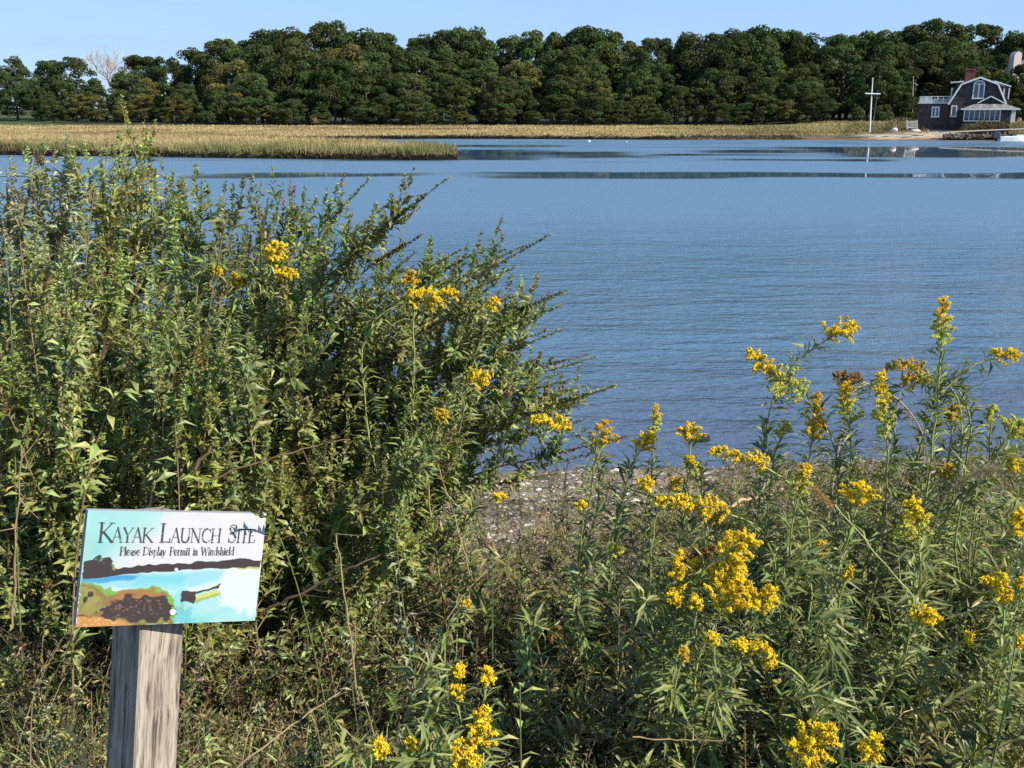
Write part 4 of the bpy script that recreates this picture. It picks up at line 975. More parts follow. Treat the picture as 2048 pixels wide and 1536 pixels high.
def shrub(name, label, base, tips, seed, lean=0.0, big=0.0, tone=G_MID, cat='shrub', twig=(.10, .28), group='leafy shore shrubs beside the sign', dens=1.0, upb=.30, rise=.35, flat=.25, tz=.8, lead=(.05, .12)):
    """arching main stems with leafy twigs that end in thin seed spikes"""
    r = np.random.default_rng(seed); base = np.array(base, float); base[2] = gz(base[0], base[1]) - .03
    st, fo, sp = MB(), MB(), MB(); o = empty(name, base, label, cat, group)
    for tip in tips:
        b = base + np.array([r.normal(0, .12), r.normal(0, .12), 0]); tip = np.asarray(tip, float)
        L = np.linalg.norm(tip - b); d = tip - b
        up = np.array([d[0] * flat, d[1] * flat, abs(d[2]) + rise * L])
        p1 = b + nrm(up) * L * .35; p2 = tip - nrm(d * np.array([1.25, 1.25, tz])) * L * .28 + r.normal(0, .03, 3)
        pts = bez(b, p1, p2, tip, 16); pts[1:-1] += r.normal(0, .006, (14, 3))
        sc = nrm(BROWN) * 0 + BROWN * r.uniform(.6, 1.2) if r.random() < .6 else TAN * r.uniform(.5, .9)
        tube(st, pts, np.linspace(.0075, .0022, 16) * r.uniform(.7, 1.2), sc, 5)
        tt = tone * r.uniform(.7, 1.25) * np.array([r.uniform(.88, 1.12), 1, r.uniform(.75, 1.2)])
        # leader spike
        def spike(pp, hue):
            n = int(len(pp) * 9); stem_leaves(sp, pp, int(n * dens), .021, .011, .6, .95, hue, r, .0, 1, .1, .8)
        ns = int(L * 17 * dens)
        for t in np.sort(r.uniform(.22, .98, ns)):
            P, T = along(pts, np.array([t])); P, T = P[0], T[0]
            s = nrm(np.cross(T, r.normal(size=3))); a = r.uniform(.5, 1.05)
            D = nrm(T * math.cos(a) + s * math.sin(a) + np.array([0, 0, upb]))
            l = r.uniform(*twig) * (1.15 - .55 * t) * (1.25 if t < .6 else 1)
            e = P + D * l; tw = bez(P, P + D * l * .4, e - nrm(T + np.array([0, 0, .5])) * l * .3, e + np.array([0, 0, .03]), 6)
            tube(st, tw, np.linspace(.0022, .0009, 6), sc * 1.1, 3)
            n = int((12 + 84 * l) * dens); h = tt * r.uniform(.8, 1.25)
            stem_leaves(fo, tw, int(n * .72), .070, .040, .30, .75, h, r, .05, .98, .4)
            e2 = tw[-1] + nrm(tw[-1] - tw[-2] + np.array([0, 0, .01])) * np.array([1, 1, 1]) * r.uniform(.04, .09)
            hue = h * 1.15 if r.random() < .86 else (h * .4 + RED * .6 if r.random() < .5 else h * .5 + TAN * .4)
            spike(np.linspace(tw[-1], e2, 4), hue)
        k = int(10 * dens); stem_leaves(fo, pts, k * 5, .07, .036, .32, .9, tt, r, .25, .97, .4)
        end = tip + nrm(pts[-1] - pts[-3] + np.array([0, 0, .004])) * r.uniform(*lead); pp = np.linspace(pts[-2], end, int(8 + 90 * max(0, lead[1] - .12)))
        tube(st, pp, np.linspace(.002, .0008, len(pp)), sc, 3); spike(pp, tt * (1.1 if r.random() < .6 else .85) if r.random() < .88 else tt * .4 + RED * .5)
        if big: stem_leaves(fo, pts, int(1.6 * big * r.uniform(.5, 1.3)), .12, .07, .34, .95, G_LITE * .8 + G_MID * .3, r, .3, .95, .45, .5)
    st.build('stems', M_stem, o); fo.build('foliage', M_leaf, o); sp.build('seed_spikes', M_leaf, o)
    return o

def tips_of(L, D0, D1, seed, dy=0):
    r = np.random.default_rng(seed); return [at(x, y + dy, r.uniform(D0, D1)) for x, y in L]
def rtips(n, x0, x1, y0, y1, D0, D1, seed):
    r = np.random.default_rng(seed); return [at(r.uniform(x0, x1), r.uniform(y0, y1), r.uniform(D0, D1)) for _ in range(n)]

shrub('marsh_elder', 'widest green shrub, leaning right over the water with dark seed spikes', at(330, 1180, 4.55),
      tips_of([(812, 425), (770, 465), (742, 440), (690, 415), (880, 545), (850, 590), (1003, 530), (985, 610), (1075, 610), (1040, 645), (1000, 705), (1085, 745), (1150, 797), (1075, 830), (1040, 775), (960, 665), (905, 640), (835, 600), (770, 560), (700, 530), (1140, 900), (1100, 930), (1010, 880), (900, 800), (850, 720), (950, 935), (650, 640), (760, 700), (820, 860), (700, 850), (930, 740), (880, 900), (1040, 960), (600, 540), (640, 760), (780, 640), (560, 700), (1095, 860), (1005, 518), (1080, 606), (1040, 640), (990, 560), (955, 590), (925, 560), (1055, 690), (1090, 735), (1125, 785), (1160, 797), (1020, 650), (940, 620), (868, 530), (1070, 780), (1030, 740), (1100, 820), (990, 800), (800, 500), (740, 590)], 4.0, 5.0, 3) , 51, dens=1.0, upb=.0, rise=.0, flat=.9, tz=.38, big=3, twig=(.07, .20), lead=(.10, .24))
shrub('marsh_elder', 'tall upright shrub with reddish tips in the middle of the thicket', at(430, 1150, 5.15),
      tips_of([(622, 385), (560, 355), (532, 390), (482, 362), (440, 380), (402, 358), (368, 335), (640, 430), (592, 440), (500, 450), (340, 400), (460, 520), (560, 560), (400, 560), (520, 640), (620, 620), (580, 380), (420, 470), (655, 520), (600, 720), (480, 760)], 4.9, 5.5, 4, 38), 52, big=4)
shrub('marsh_elder', 'tallest shrub, its brown spire reaching up over the grass spit', at(240, 1150, 4.5),
      tips_of([(286, 250), (302, 300), (252, 292), (232, 304), (204, 290), (272, 330), (322, 385), (180, 340), (220, 400), (300, 430), (260, 520), (180, 600), (340, 600), (230, 700), (150, 500), (320, 520), (360, 680), (240, 340)], 4.2, 4.8, 5, 38), 53, big=7, tone=G_MID * 1.1)
shrub('marsh_elder', 'pale green shrub at the left edge with feathery upright tops', at(30, 1150, 4.3),
      tips_of([(12, 330), (62, 335), (128, 305), (152, 330), (92, 360), (32, 410), (-40, 340), (-90, 420), (110, 430), (60, 520), (150, 620), (10, 640), (90, 740), (-50, 600), (130, 380), (70, 300), (20, 480)], 3.9, 4.6, 6, 38), 54, big=7, tone=G_GREY)
shrub('marsh_elder', 'broad leaved green bush behind the upper left corner of the sign', at(120, 1250, 3.6),
      rtips(24, -60, 330, 520, 950, 3.2, 3.9, 7), 55, big=9, tone=G_MID * 1.15, twig=(.08, .2))
shrub('marsh_elder', 'dense small leaved bush right behind the sign', at(380, 1250, 3.5),
      rtips(24, 260, 640, 640, 1010, 3.2, 3.9, 8), 56, big=4, twig=(.08, .2))
shrub('marsh_elder', 'low spreading loose bush to the right of the sign', at(640, 1250, 3.9),
      rtips(20, 560, 960, 840, 1080, 3.5, 4.3, 9), 57, big=5, twig=(.08, .2), tone=G_MID * 1.05, upb=.1, rise=.2)

# ---- goldenrods
YEL, GRN, OLD = np.array((.92, .68, .03)), np.array((.58, .64, .13)), np.array((.42, .25, .07))
PL = 'stem,leaves,flowers'
def goldenrod(label, p0, p1, w, D, basex, hue='y', leafy=1.0, seed=0, bend=0.0, dD=0.0, llen=.085):
    """p0 start of the plume, p1 its tip in photo pixels; w half width of the plume in photo pixels"""
    r = np.random.default_rng(seed + 1000); a = at(*p0, D); e = at(*p1, D + dD); s = D / FPX
    yb = D + r.uniform(-.1, .35); xb = (basex - 1024) / FPX * yb * 1.0 / math.cos(PITCH) * .99
    b = np.array([xb, yb, gz(xb, yb) - .02]); ax = nrm(e - a)
    L = np.linalg.norm(a - b)
    pts = bez(b, b + np.array([0, 0, L * .4]), a - ax * L * .25 + np.array([0, 0, -.02]), a, 18); pts[1:-1] += r.normal(0, .003, (16, 3))
    o = empty('goldenrod', b, label, 'wildflower', 'goldenrods along the bank'); st, lf, fl = MB(), MB(), MB()
    sc = (G_MID * .9 + RED * .3) if r.random() < .5 else G_LITE * .8
    tube(st, pts, np.linspace(.0044, .0028, 18), sc, 6)
    pm = (a + e) / 2 + np.array([0, 0, bend]); pa = bez(a, a + ax * .3 * np.linalg.norm(e - a) + [0, 0, bend], pm * .4 + e * .6 + np.array([0, 0, bend * .5]), e, 12)
    tube(st, pa, np.linspace(.0022, .0008, 12), sc, 4)
    Lp = np.linalg.norm(e - a); W = w * s * 1.55
    nb = int(16 + Lp / .0042); up = np.array([0, 0, 1.0])
    FP, FC, ts_ = [], [], []
    for k in range(nb):
        t = (k + r.uniform(0, 1)) / nb; P, T = along(pa, np.array([t])); P, T = P[0], T[0]
        s_ = nrm(np.cross(T, r.normal(size=3))); d = nrm(s_ + T * .5 + up * .25)
        l = W * (1.0 - .75 * t ** 1.5) * r.uniform(.5, 1.15)
        q = bez(P, P + d * l * .5 + up * .15 * l, P + d * l * .8 + up * .1 * l, P + d * l - up * .12 * l, 5)
        tube(st, q, np.linspace(.0009, .0005, 5), G_MID, 3)
        m = max(6, int(l / .0011)); tt = r.uniform(.15, 1.0, m); Q, _ = along(q, tt)
        FP.append(Q + r.normal(0, .0022, (m, 3)) + up * .0015)
        g = {'y': 0.0, 'g': sstep(.75, .2, t) * .95, 'G': .85, 'o': .0, 'O': .0}[hue]
        c = YEL * (1 - g) + GRN * g
        if hue == 'o' : c = c * .6 + OLD * .4
        if hue == 'O': c = OLD * r.uniform(.4, 1.1)
        FC.append((c * .55 + OLD * .35 if r.random() < .12 else c) * r.uniform(.6, 1.2, (m, 1)) * np.stack([np.ones(m), r.uniform(.8, 1.12, m), np.ones(m)], 1))
        if r.random() < .4: ts_.append(t)
    FP = np.concatenate(FP); FC = np.concatenate(FC); n = len(FP)
    specks(fl, FP, r.uniform(.0017, .0036, n), FC, 1.0, r)
    leaves(fl, FP, r.normal(size=(n, 3)) + [0, 0, .4], r.normal(size=(n, 3)), r.uniform(.004, .008, n), r.uniform(.0018, .003, n), FC * 1.05, 0)
    if ts_: stem_leaves(lf, pa, len(ts_), .035, .015, .16, .8, G_MID, r, 0, .9, .3)
    nl = int(L / .0085 * leafy)
    stem_leaves(lf, pts, nl, llen * 1.2, llen * .85, .15, .80, (G_MID * .75 + G_DARK * .4), r, .22, 1, .55, .3, .5)
    stem_leaves(lf, pts, int(nl * .35), llen * .7, llen * .6, .12, 1.4, BROWN * 1.1, r, .05, .35, 1.0, .4)
    st.build('stem', M_stem, o); lf.build('leaves', M_leaf, o); fl.build('flower_plume', M_petal, o)
    return o

GR = [ # label, start, tip, w, D, basex, hue, kwargs
 ('goldenrod with a flat topped plume arching right, high over the water left of the spire', (1650, 682), (1712, 655), 24, 3.6, 1570, 'y', dict(bend=.012)),
 ('goldenrod whose green plume leans left to a yellow tip over the water', (1612, 800), (1495, 706), 26, 3.5, 1660, 'g', dict(bend=.0)),
 ('goldenrod with an orange upright column just right of the left leaning plume', (1622, 885), (1632, 790), 22, 3.45, 1640, 'o', {}),
 ('tallest goldenrod, a greenish spire with yellow tip over the water', (1882, 700), (1886, 600), 21, 3.4, 1868, 'g', dict(leafy=1.3)),
 ('goldenrod with a small plume bent right near the right edge above the waterline', (1985, 718), (2038, 712), 15, 3.45, 1875, 'y', dict(bend=.012)),
 ('goldenrod with a brownish plume hooked left against the tallest stem', (1845, 745), (1772, 740), 15, 3.5, 1862, 'o', dict(bend=.03)),
 ('goldenrod with an orange brown tuft below the hooked plume', (1862, 762), (1808, 765), 18, 3.55, 1880, 'o', dict(bend=.01)),
 ('goldenrod with a faded brown head over a yellow tuft, left of the straight column', (1725, 768), (1668, 756), 17, 3.6, 1712, 'O', dict(bend=.012)),
 ('goldenrod with a yellow tuft on a pale green stem under the faded brown head', (1700, 850), (1692, 768), 22, 3.5, 1708, 'g', {}),
 ('slender goldenrod column of green buds with yellow top standing straight in front of the water', (1774, 880), (1762, 748), 19, 3.35, 1768, 'g', dict(leafy=1.2)),
 ('goldenrod with a small gold tuft halfway down beside the tallest stem', (1905, 850), (1908, 812), 20, 3.5, 1872, 'o', {}),
 ('small green budded goldenrod near the right edge below the bent plume', (1982, 850), (1985, 812), 12, 3.5, 1990, 'G', {}),
 ('wide pale green goldenrod at the right edge above the shore', (2010, 880), (2040, 845), 30, 3.4, 2030, 'G', {}),
 ('round bright goldenrod head over the gravel, left of the big budded column', (1712, 1020), (1728, 975), 32, 3.0, 1700, 'y', {}),
 ('stout goldenrod column, green below and yellow at its top, below the gravel', (1838, 1100), (1828, 1005), 34, 2.75, 1818, 'g', dict(leafy=1.4, llen=.11)),
 ('bright goldenrod head cut by the right edge above the lower path', (2046, 1075), (2040, 1025), 26, 2.8, 2060, 'y', {}),
 ('long goldenrod plume arching left over the shoreline gravel', (1536, 938), (1420, 906), 17, 3.3, 1640, 'y', dict(bend=.02)),
 ('widest goldenrod plume, lying level over the gravel at the centre of the beach', (1462, 1030), (1312, 1002), 22, 3.1, 1560, 'y', dict(bend=.012)),
 ('goldenrod head in front of the dark wet stone at the shoreline', (1380, 892), (1382, 852), 25, 3.6, 1370, 'y', {}),
 ('goldenrod with an orange tinged head left of the two leaning ones at the waterline', (1195, 902), (1208, 845), 26, 3.7, 1165, 'o', {}),
 ('goldenrod head leaning right under a thin green spire at the waterline', (1278, 905), (1300, 868), 20, 3.7, 1245, 'y', {}),
 ('thin green goldenrod spire between two yellow heads at the waterline', (1308, 870), (1312, 812), 10, 3.75, 1282, 'g', {}),
 ('goldenrod plume at the lower right end of the large leaning shrub', (1145, 862), (1065, 838), 16, 3.9, 1110, 'y', dict(bend=.01)),
 ('short goldenrod head on the gravel under the leaning waterline heads', (1275, 980), (1300, 962), 19, 3.6, 1270, 'y', {}),
 ('single small goldenrod button at the left of the gravel patch', (1163, 1022), (1164, 1005), 11, 3.6, 1166, 'y', {}),
 ('goldenrod with the upper right curl of the big central cluster', (1440, 1120), (1515, 1088), 30, 2.75, 1470, 'y', dict(bend=.03)),
 ('goldenrod with a narrow upright column left of the big central cluster', (1352, 1190), (1358, 1105), 16, 2.75, 1385, 'y', {}),
 ('largest goldenrod head, filling the middle of the central cluster', (1435, 1235), (1490, 1165), 42, 2.65, 1440, 'y', {}),
 ('forked goldenrod head on the right side of the central cluster', (1515, 1230), (1545, 1180), 24, 2.65, 1500, 'y', {}),
 ('small goldenrod head at the lower left of the central cluster', (1330, 1195), (1362, 1200), 15, 2.7, 1370, 'y', {}),
 ('small goldenrod head hanging below the central cluster', (1392, 1225), (1392, 1195), 15, 2.65, 1400, 'y', {}),
 ('goldenrod with brown fading flowers behind the central cluster', (1370, 1140), (1430, 1100), 26, 2.85, 1400, 'O', {}),
 ('long goldenrod plume pointing left below the central cluster', (1560, 1325), (1465, 1288), 19, 2.5, 1620, 'y', dict(bend=.008)),
 ('small round goldenrod head left of the long low plume', (1428, 1295), (1424, 1268), 15, 2.5, 1440, 'y', {}),
 ('tiny orange goldenrod head, lowest of the centre ones', (1362, 1325), (1370, 1298), 12, 2.5, 1380, 'o', {}),
 ('goldenrod head wedged beside the stout column stem at right', (1835, 1255), (1860, 1222), 27, 2.5, 1800, 'y', {}),
 ('goldenrod with a narrow hanging head near the right edge', (2008, 1215), (2005, 1150), 15, 2.55, 2010, 'y', {}),
 ('goldenrod with a thin side plume touching the narrow hanging head', (1998, 1168), (1962, 1162), 9, 2.6, 2020, 'y', {}),
 ('biggest goldenrod cluster at the bottom edge, right of centre', (1590, 1540), (1650, 1455), 46, 2.1, 1600, 'y', dict(llen=.11)),
 ('goldenrod head at the bottom edge, right of the biggest bottom cluster', (1735, 1530), (1752, 1475), 26, 2.1, 1730, 'y', {}),
 ('goldenrod with a curved double head near the bottom, centre left', (955, 1500), (968, 1425), 30, 2.15, 940, 'y', {}),
 ('goldenrod head cut by the bottom edge under the curved double head', (900, 1510), (960, 1525), 26, 2.1, 900, 'y', {}),
 ('left one of two small goldenrod heads at the bottom edge', (745, 1492), (775, 1505), 16, 2.15, 755, 'y', {}),
 ('right one of two small goldenrod heads at the bottom edge', (815, 1500), (826, 1485), 15, 2.15, 812, 'y', {}),
 ('oval goldenrod head standing above the curved double head', (970, 1372), (976, 1338), 15, 2.35, 985, 'y', {}),
 ('upper left small goldenrod head beside the oval one', (905, 1340), (925, 1348), 13, 2.35, 925, 'y', {}),
 ('lower left small goldenrod head beside the oval one', (900, 1390), (928, 1380), 14, 2.35, 920, 'y', {}),
 ('pale yellow goldenrod head among the upright shrubs above the sign', (530, 520), (568, 492), 20, 4.0, 520, 'y', {}),
 ('pale yellow goldenrod head just under the highest pale one in the thicket', (545, 552), (595, 552), 13, 4.0, 560, 'y', {}),
 ('small yellow goldenrod head left of the pale ones in the thicket', (465, 548), (488, 568), 14, 4.0, 470, 'y', {}),
 ('smallest yellow goldenrod head, leftmost in the thicket', (425, 540), (442, 545), 10, 4.0, 430, 'y', {}),
 ('orange yellow goldenrod head at the top of the leaning shrub', (824, 575), (822, 545), 14, 4.0, 800, 'o', {}),
 ('goldenrod plume spread among the top spikes of the leaning shrub', (812, 605), (915, 590), 20, 4.0, 820, 'y', dict(bend=.01)),
 ('goldenrod head near the right end of the leaning shrub top', (978, 630), (992, 598), 13, 4.0, 900, 'y', {}),
 ('goldenrod tuft low in the leaning shrub beside the water', (935, 768), (975, 752), 20, 3.9, 900, 'y', {}),
 ('orange goldenrod tuft left of a bare twig low in the leaning shrub', (868, 838), (895, 828), 13, 3.8, 860, 'o', {}),
 ('small goldenrod tuft over the gravel under the leaning shrub', (985, 998), (1012, 994), 11, 3.7, 990, 'y', {}),
 ('tiny orange goldenrod head in the undergrowth right of the sign', (925, 1215), (938, 1205), 9, 3.0, 930, 'o', {}),
 ('orange goldenrod tuft hidden in the thicket above the sign', (400, 885), (418, 870), 10, 3.5, 410, 'o', {}),
 ('yellow green goldenrod with two stacked tufts right of the shoreline plume', (1595, 1000), (1612, 930), 19, 3.2, 1610, 'g', {}),
 ('faint goldenrod tuft over the straw left of the centre', (1215, 1110), (1245, 1095), 15, 3.2, 1220, 'G', {}),
 ('tiny goldenrod tuft below right of the stout column', (1925, 1282), (1945, 1270), 10, 2.6, 1930, 'y', {}),
 ('fading orange goldenrod tuft in the tangle left of the centre straw', (1100, 1260), (1125, 1275), 13, 2.9, 1110, 'O', {}),
 ('middle goldenrod mass joining the upper curl and the largest head', (1425, 1185), (1482, 1128), 34, 2.75, 1440, 'y', {}),
 ('greenish yellow goldenrod spread left of the largest central head', (1400, 1180), (1392, 1125), 26, 2.8, 1400, 'g', {}),
 ('goldenrod curl between the shoreline arch and the stout column, over dark leaves', (1655, 1120), (1640, 1085), 14, 2.9, 1660, 'o', {}),
 ('small goldenrod head at the far right under the narrow hanging one', (2030, 1300), (2044, 1275), 13, 2.5, 2040, 'y', {}),
 ('green budded goldenrod at the right edge beside the narrow hanging head', (2035, 1200), (2046, 1160), 16, 2.6, 2050, 'g', {}),
 ('goldenrod tuft low in the middle of the leaf cascade', (1690, 1165), (1700, 1135), 10, 2.7, 1700, 'o', {}),
 ('yellow green goldenrod at the foot of the left leaning plume by the waterline', (1560, 880), (1572, 845), 15, 3.5, 1580, 'G', {}),
 ('orange goldenrod tuft over the gravel beside the shoreline head', (1340, 985), (1362, 958), 13, 3.6, 1350, 'o', {}),
 ('two toned goldenrod under the head in front of the wet stone', (1395, 955), (1378, 915), 15, 3.6, 1385, 'g', {}),
 ('small goldenrod tuft between the pale straw and the narrow upright column', (1300, 1195), (1285, 1175), 9, 2.9, 1300, 'o', {}),
 ('small goldenrod behind the stout column, right of the round head', (1880, 960), (1905, 935), 14, 3.3, 1890, 'o', {}),
 ('goldenrod tuft low at the right edge above the cut head', (2010, 935), (2045, 925), 14, 3.2, 2030, 'y', {}),
]
for i, (lab, p0, p1, w, D, bx_, hue, kw) in enumerate(GR):
    goldenrod(lab, p0, p1, w * 1.12, D, bx_, hue, seed=i, **kw)

# ---- leafy flowerless stems that show as single plants
def leafy(name, label, base, tip, D, n, L, wr, col, seed, mid=None, droop=.7, ang=1.0, cat='plant', rad=.0035):
    r = np.random.default_rng(seed + 3000); t = at(*tip, D[1]); yb = D[0]; xb = (base - 1024) / FPX * yb / math.cos(PITCH) * .99
    b = np.array([xb, yb, gz(xb, yb) - .02]); Lh = np.linalg.norm(t - b)
    m_ = at(*mid, (D[0] + D[1]) / 2) if mid else t - np.array([0, 0, Lh * .3])
    pts = bez(b, b + np.array([0, 0, Lh * .4]), m_, t, 20); o = empty(name, b, label, cat, 'leafy stems without flowers')
    st, lf = MB(), MB(); tube(st, pts, np.linspace(rad, .0015, 20), (BROWN * .9 + TAN * .3) if rad > .004 else G_MID * .7, 6)
    stem_leaves(lf, pts, n, L, L * .75, wr, ang, col, r, .25, 1, droop, .2, .3)
    st.build('stem', M_stem, o); lf.build('leaves', M_leaf, o); return o
leafy('leafy_stem', 'arching stem with a cascade of long narrow leaves right of the central goldenrods', 1760, (1575, 1130), (2.9, 2.7), 90, .10, .13, G_MID, 1, (1700, 1060), 1.3, 1.2)
leafy('leafy_stem', 'second arching stem of long leaves hanging just below the leaf cascade', 1730, (1600, 1260), (2.6, 2.5), 80, .10, .13, G_MID * .9, 2, (1700, 1150), 1.3, 1.2)
leafy('leafy_stem', 'arching fan of thin leaves over the biggest bottom goldenrod cluster', 1800, (1600, 1400), (2.3, 2.15), 70, .09, .12, G_MID * 1.1, 3, (1720, 1330), 1.3, 1.2)
leafy('leafy_stem', 'long bladed green stem bowing right to the edge above the shore', 1850, (2046, 905), (3.3, 3.2), 46, .15, .12, G_MID * 1.25, 4, (1900, 870), .6, .7)
leafy('leafy_stem', 'wide leaved dark stem at the right edge near the bottom', 2060, (2030, 1290), (2.2, 2.2), 26, .16, .16, G_MID * .8, 5, None, 1.0, 1.1)
leafy('leafy_stem', 'stem with drooping broad leaves under the stout goldenrod column', 1815, (1812, 1290), (2.6, 2.65), 26, .14, .16, G_DARK * 1.4, 6, None, 1.0, 1.2)
leafy('leafy_stem', 'fresh light green sprig with broad leaves beside the oval goldenrod head', 1050, (1040, 1365), (2.3, 2.3), 14, .075, .28, G_LITE * 1.1, 7, None, .4, 1.0)
leafy('leafy_stem', 'curved olive stem with long hanging leaves at the bottom right of the post', 560, (700, 1420), (2.15, 2.2), 16, .09, .22, G_LITE * .8 + TAN * .1, 8, (600, 1440), .9, 1.1)
leafy('leafy_stem', 'broad leaved sprig at the foot of the post on its right side', 420, (405, 1440), (2.1, 2.1), 22, .07, .28, G_LITE * .9, 9, None, .6, 1.0)
leafy('leafy_stem', 'tall woody stem with broad toothed leaves at the left edge of the thicket', 90, (40, 480), (3.5, 3.4), 40, .085, .32, G_MID * 1.05, 10, None, .5, 1.0, rad=.006)
leafy('leafy_stem', 'tall brown stem with broad leaves rising left of the pale goldenrod heads', 330, (455, 430), (3.6, 3.5), 34, .08, .32, G_MID * 1.0, 11, (400, 650), .5, 1.0, rad=.006)
leafy('leafy_stem', 'tall tan stem with broad leaves under the tallest spire', 90, (190, 370), (3.7, 3.6), 40, .085, .32, G_MID * 1.0, 12, (160, 560), .5, 1.0, rad=.006)
leafy('leafy_stem', 'broad leaved stem just above the top left of the sign', 60, (260, 760), (3.1, 3.0), 36, .08, .32, G_MID * 1.4, 13, (150, 860), .5, 1.0, rad=.005)
leafy('leafy_stem', 'broad leaved stem behind the sign, right of its middle', 300, (350, 850), (3.1, 3.0), 24, .08, .32, G_MID * 1.4, 14, None, .5, 1.0, rad=.005)
leafy('leafy_stem', 'grey leaved stem at the lower left of the gravel patch', 820, (790, 1020), (3.2, 3.1), 40, .06, .30, G_GREY * 1.1, 15, None, .5, 1.0)
leafy('leafy_stem', 'sprig of blue green leaves low between the sign and the centre', 980, (985, 1130), (3.1, 3.1), 60, .035, .30, G_DARK * 1.2, 16, None, .5, 1.0)
leafy('overhanging_sprig', 'small leafy sprig hanging over the top right corner of the sign', 660, (512, 1030), (2.15, 1.90), 44, .022, .45, G_DARK * 1.2, 18, (580, 985), .3, .9, rad=.0016)
leafy('orange_leaf_stem', 'stem with pale orange leaves at the left edge of the picture', -40, (5, 440), (3.3, 3.3), 8, .06, .22, np.array((.75, .38, .14)), 17, None, .3, 1.2)

# ---- dry sticks and straw that show singly
def twig(name, label, pts, r0, r1, col, cat='stick', grp=None):
    o = empty(name, pts[0], label, cat, grp); mb = MB(); p = np.array(pts, float)
    q = bez(p[0], p[0] + (p[1] - p[0]) * .7, p[-1] + (p[1] - p[-1]) * .5, p[-1], 14) if len(p) == 3 else np.linspace(p[0], p[-1], 10)
    q[1:-1] += np.random.default_rng(len(label)).normal(0, r0 * .8, (len(q) - 2, 3)); rr_ = np.random.default_rng(len(label) + 9); tube(mb, q, np.linspace(r0, r1, len(q)) * rr_.uniform(.8, 1.25, len(q)), col, 6)
    for k in rr_.integers(3, len(q), 6):
        k = min(k, len(q) - 1); e = q[k] + nrm(q[k] - q[k - 1] + rr_.normal(0, .6, 3)) * rr_.uniform(.03, .12); tube(mb, [q[k], (q[k] + e) / 2 + rr_.normal(0, .004, 3), e], [r1 * .8, r1 * .5, r1 * .3], col, 4)
    mb.build('shaft', M_stem, o)
twig('driftwood_branch', 'pale forked driftwood branch on the gravel below the shoreline plume', [at(1425, 1012, 6.2), at(1480, 1004, 6.4), at(1545, 990, 6.7)], .014, .006, TAN * 1.2, 'driftwood')
twig('dry_stalk', 'straight tan dead stem slanting across the bottom left below the sign', [at(470, 1540, 2.05), at(590, 1440, 2.1), at(680, 1385, 2.2)], .0018, .001, TAN * 1.0, 'dead stem')
twig('dry_stalk', 'thin tan dead stem leaning left at the far left beside the post', [at(130, 1450, 2.0), at(150, 1495, 1.98), at(172, 1545, 1.95)], .0045, .004, np.array((.55, .38, .15)), 'dead stem')
twig('dry_stalk', 'upright reddish dry stalk standing right of the sign', [at(715, 1400, 2.5), at(700, 1250, 2.5), at(672, 1068, 2.5)], .002, .0015, TAN, 'dead stem')
twig('dry_stalk', 'pale broken stalk slanting up beside the upper right of the sign', [at(940, 1150, 3.1), at(915, 1040, 3.1), at(875, 930, 3.1)], .002, .0015, TAN, 'dead stem')
twig('dry_stalk', 'grey dry stick lying level near the bottom centre', [at(1265, 1474, 2.5), at(1350, 1484, 2.5), at(1445, 1482, 2.5)], .0022, .0012, TAN * .8, 'dead stem')
twig('dry_stalk', 'bare brown stem leaning at the left edge beside the sign', [at(25, 1250, 2.9), at(28, 1100, 2.9), at(42, 890, 2.9)], .004, .002, TAN * .8, 'dead stem')
twig('dry_stalk', 'pair of dark bare branches rising right above the sign', [at(390, 940, 3.2), at(450, 850, 3.3), at(560, 760, 3.5)], .006, .003, BROWN * .5, 'branch')
twig('dry_stalk', 'long bare branch pushing right out of the thicket above the sign', [at(420, 960, 3.2), at(560, 900, 3.3), at(700, 880, 3.4)], .0035, .0018, BROWN * .7, 'branch')
twig('dry_stalk', 'thick dark branch running right from behind the sign edge', [at(520, 1230, 2.9), at(640, 1160, 2.9), at(760, 1110, 3.0)], .005, .002, BROWN * .45, 'branch')
twig('dry_stalk', 'thin stalk crossing down in front of the stout goldenrod column', [at(1670, 1010, 2.7), at(1760, 1120, 2.6), at(1850, 1220, 2.5)], .0018, .0015, G_LITE * .9 + TAN * .3, 'dead stem')
def foxtail(label, p0, p1, w, D, bx, seed, col=(.50, .30, .14)):
    r = np.random.default_rng(seed); a, e = at(*p0, D), at(*p1, D); xb = (bx - 1024) / FPX * D / math.cos(PITCH); b = np.array([xb, D + .1, gz(xb, D + .1)])
    o = empty('foxtail_grass', b, label, 'grass stalk'); st, hd = MB(), MB(); tube(st, bez(b, b + [0, 0, .2], a - (e - a) * .6, a, 12), .0014, TAN, 4)
    pa = bez(a, a + (e - a) * .4 + [0, 0, .01], a + (e - a) * .8 + [0, 0, .01], e, 8); n = 700; P, T = along(pa, r.uniform(0, 1, n)); d = nrm(r.normal(size=(n, 3)) + T * 1.2)
    blades(hd, P, d, r.uniform(.5, 1.1, n) * w * D / FPX, .0009, np.array(col) * r.uniform(.6, 1.3, (n, 1)), 0, 2, r)
    st.build('stem', M_stem, o); hd.build('seed_head', M_leaf, o)
foxtail('reddish tan foxtail seed head crossing the goldenrods left of the round bright head', (1668, 1018), (1622, 978), 17, 3.0, 1760, 1)
foxtail('fuzzy brownish grass plume right of the stout goldenrod column', (1905, 975), (1985, 938), 26, 3.1, 1880, 2, (.33, .27, .17))
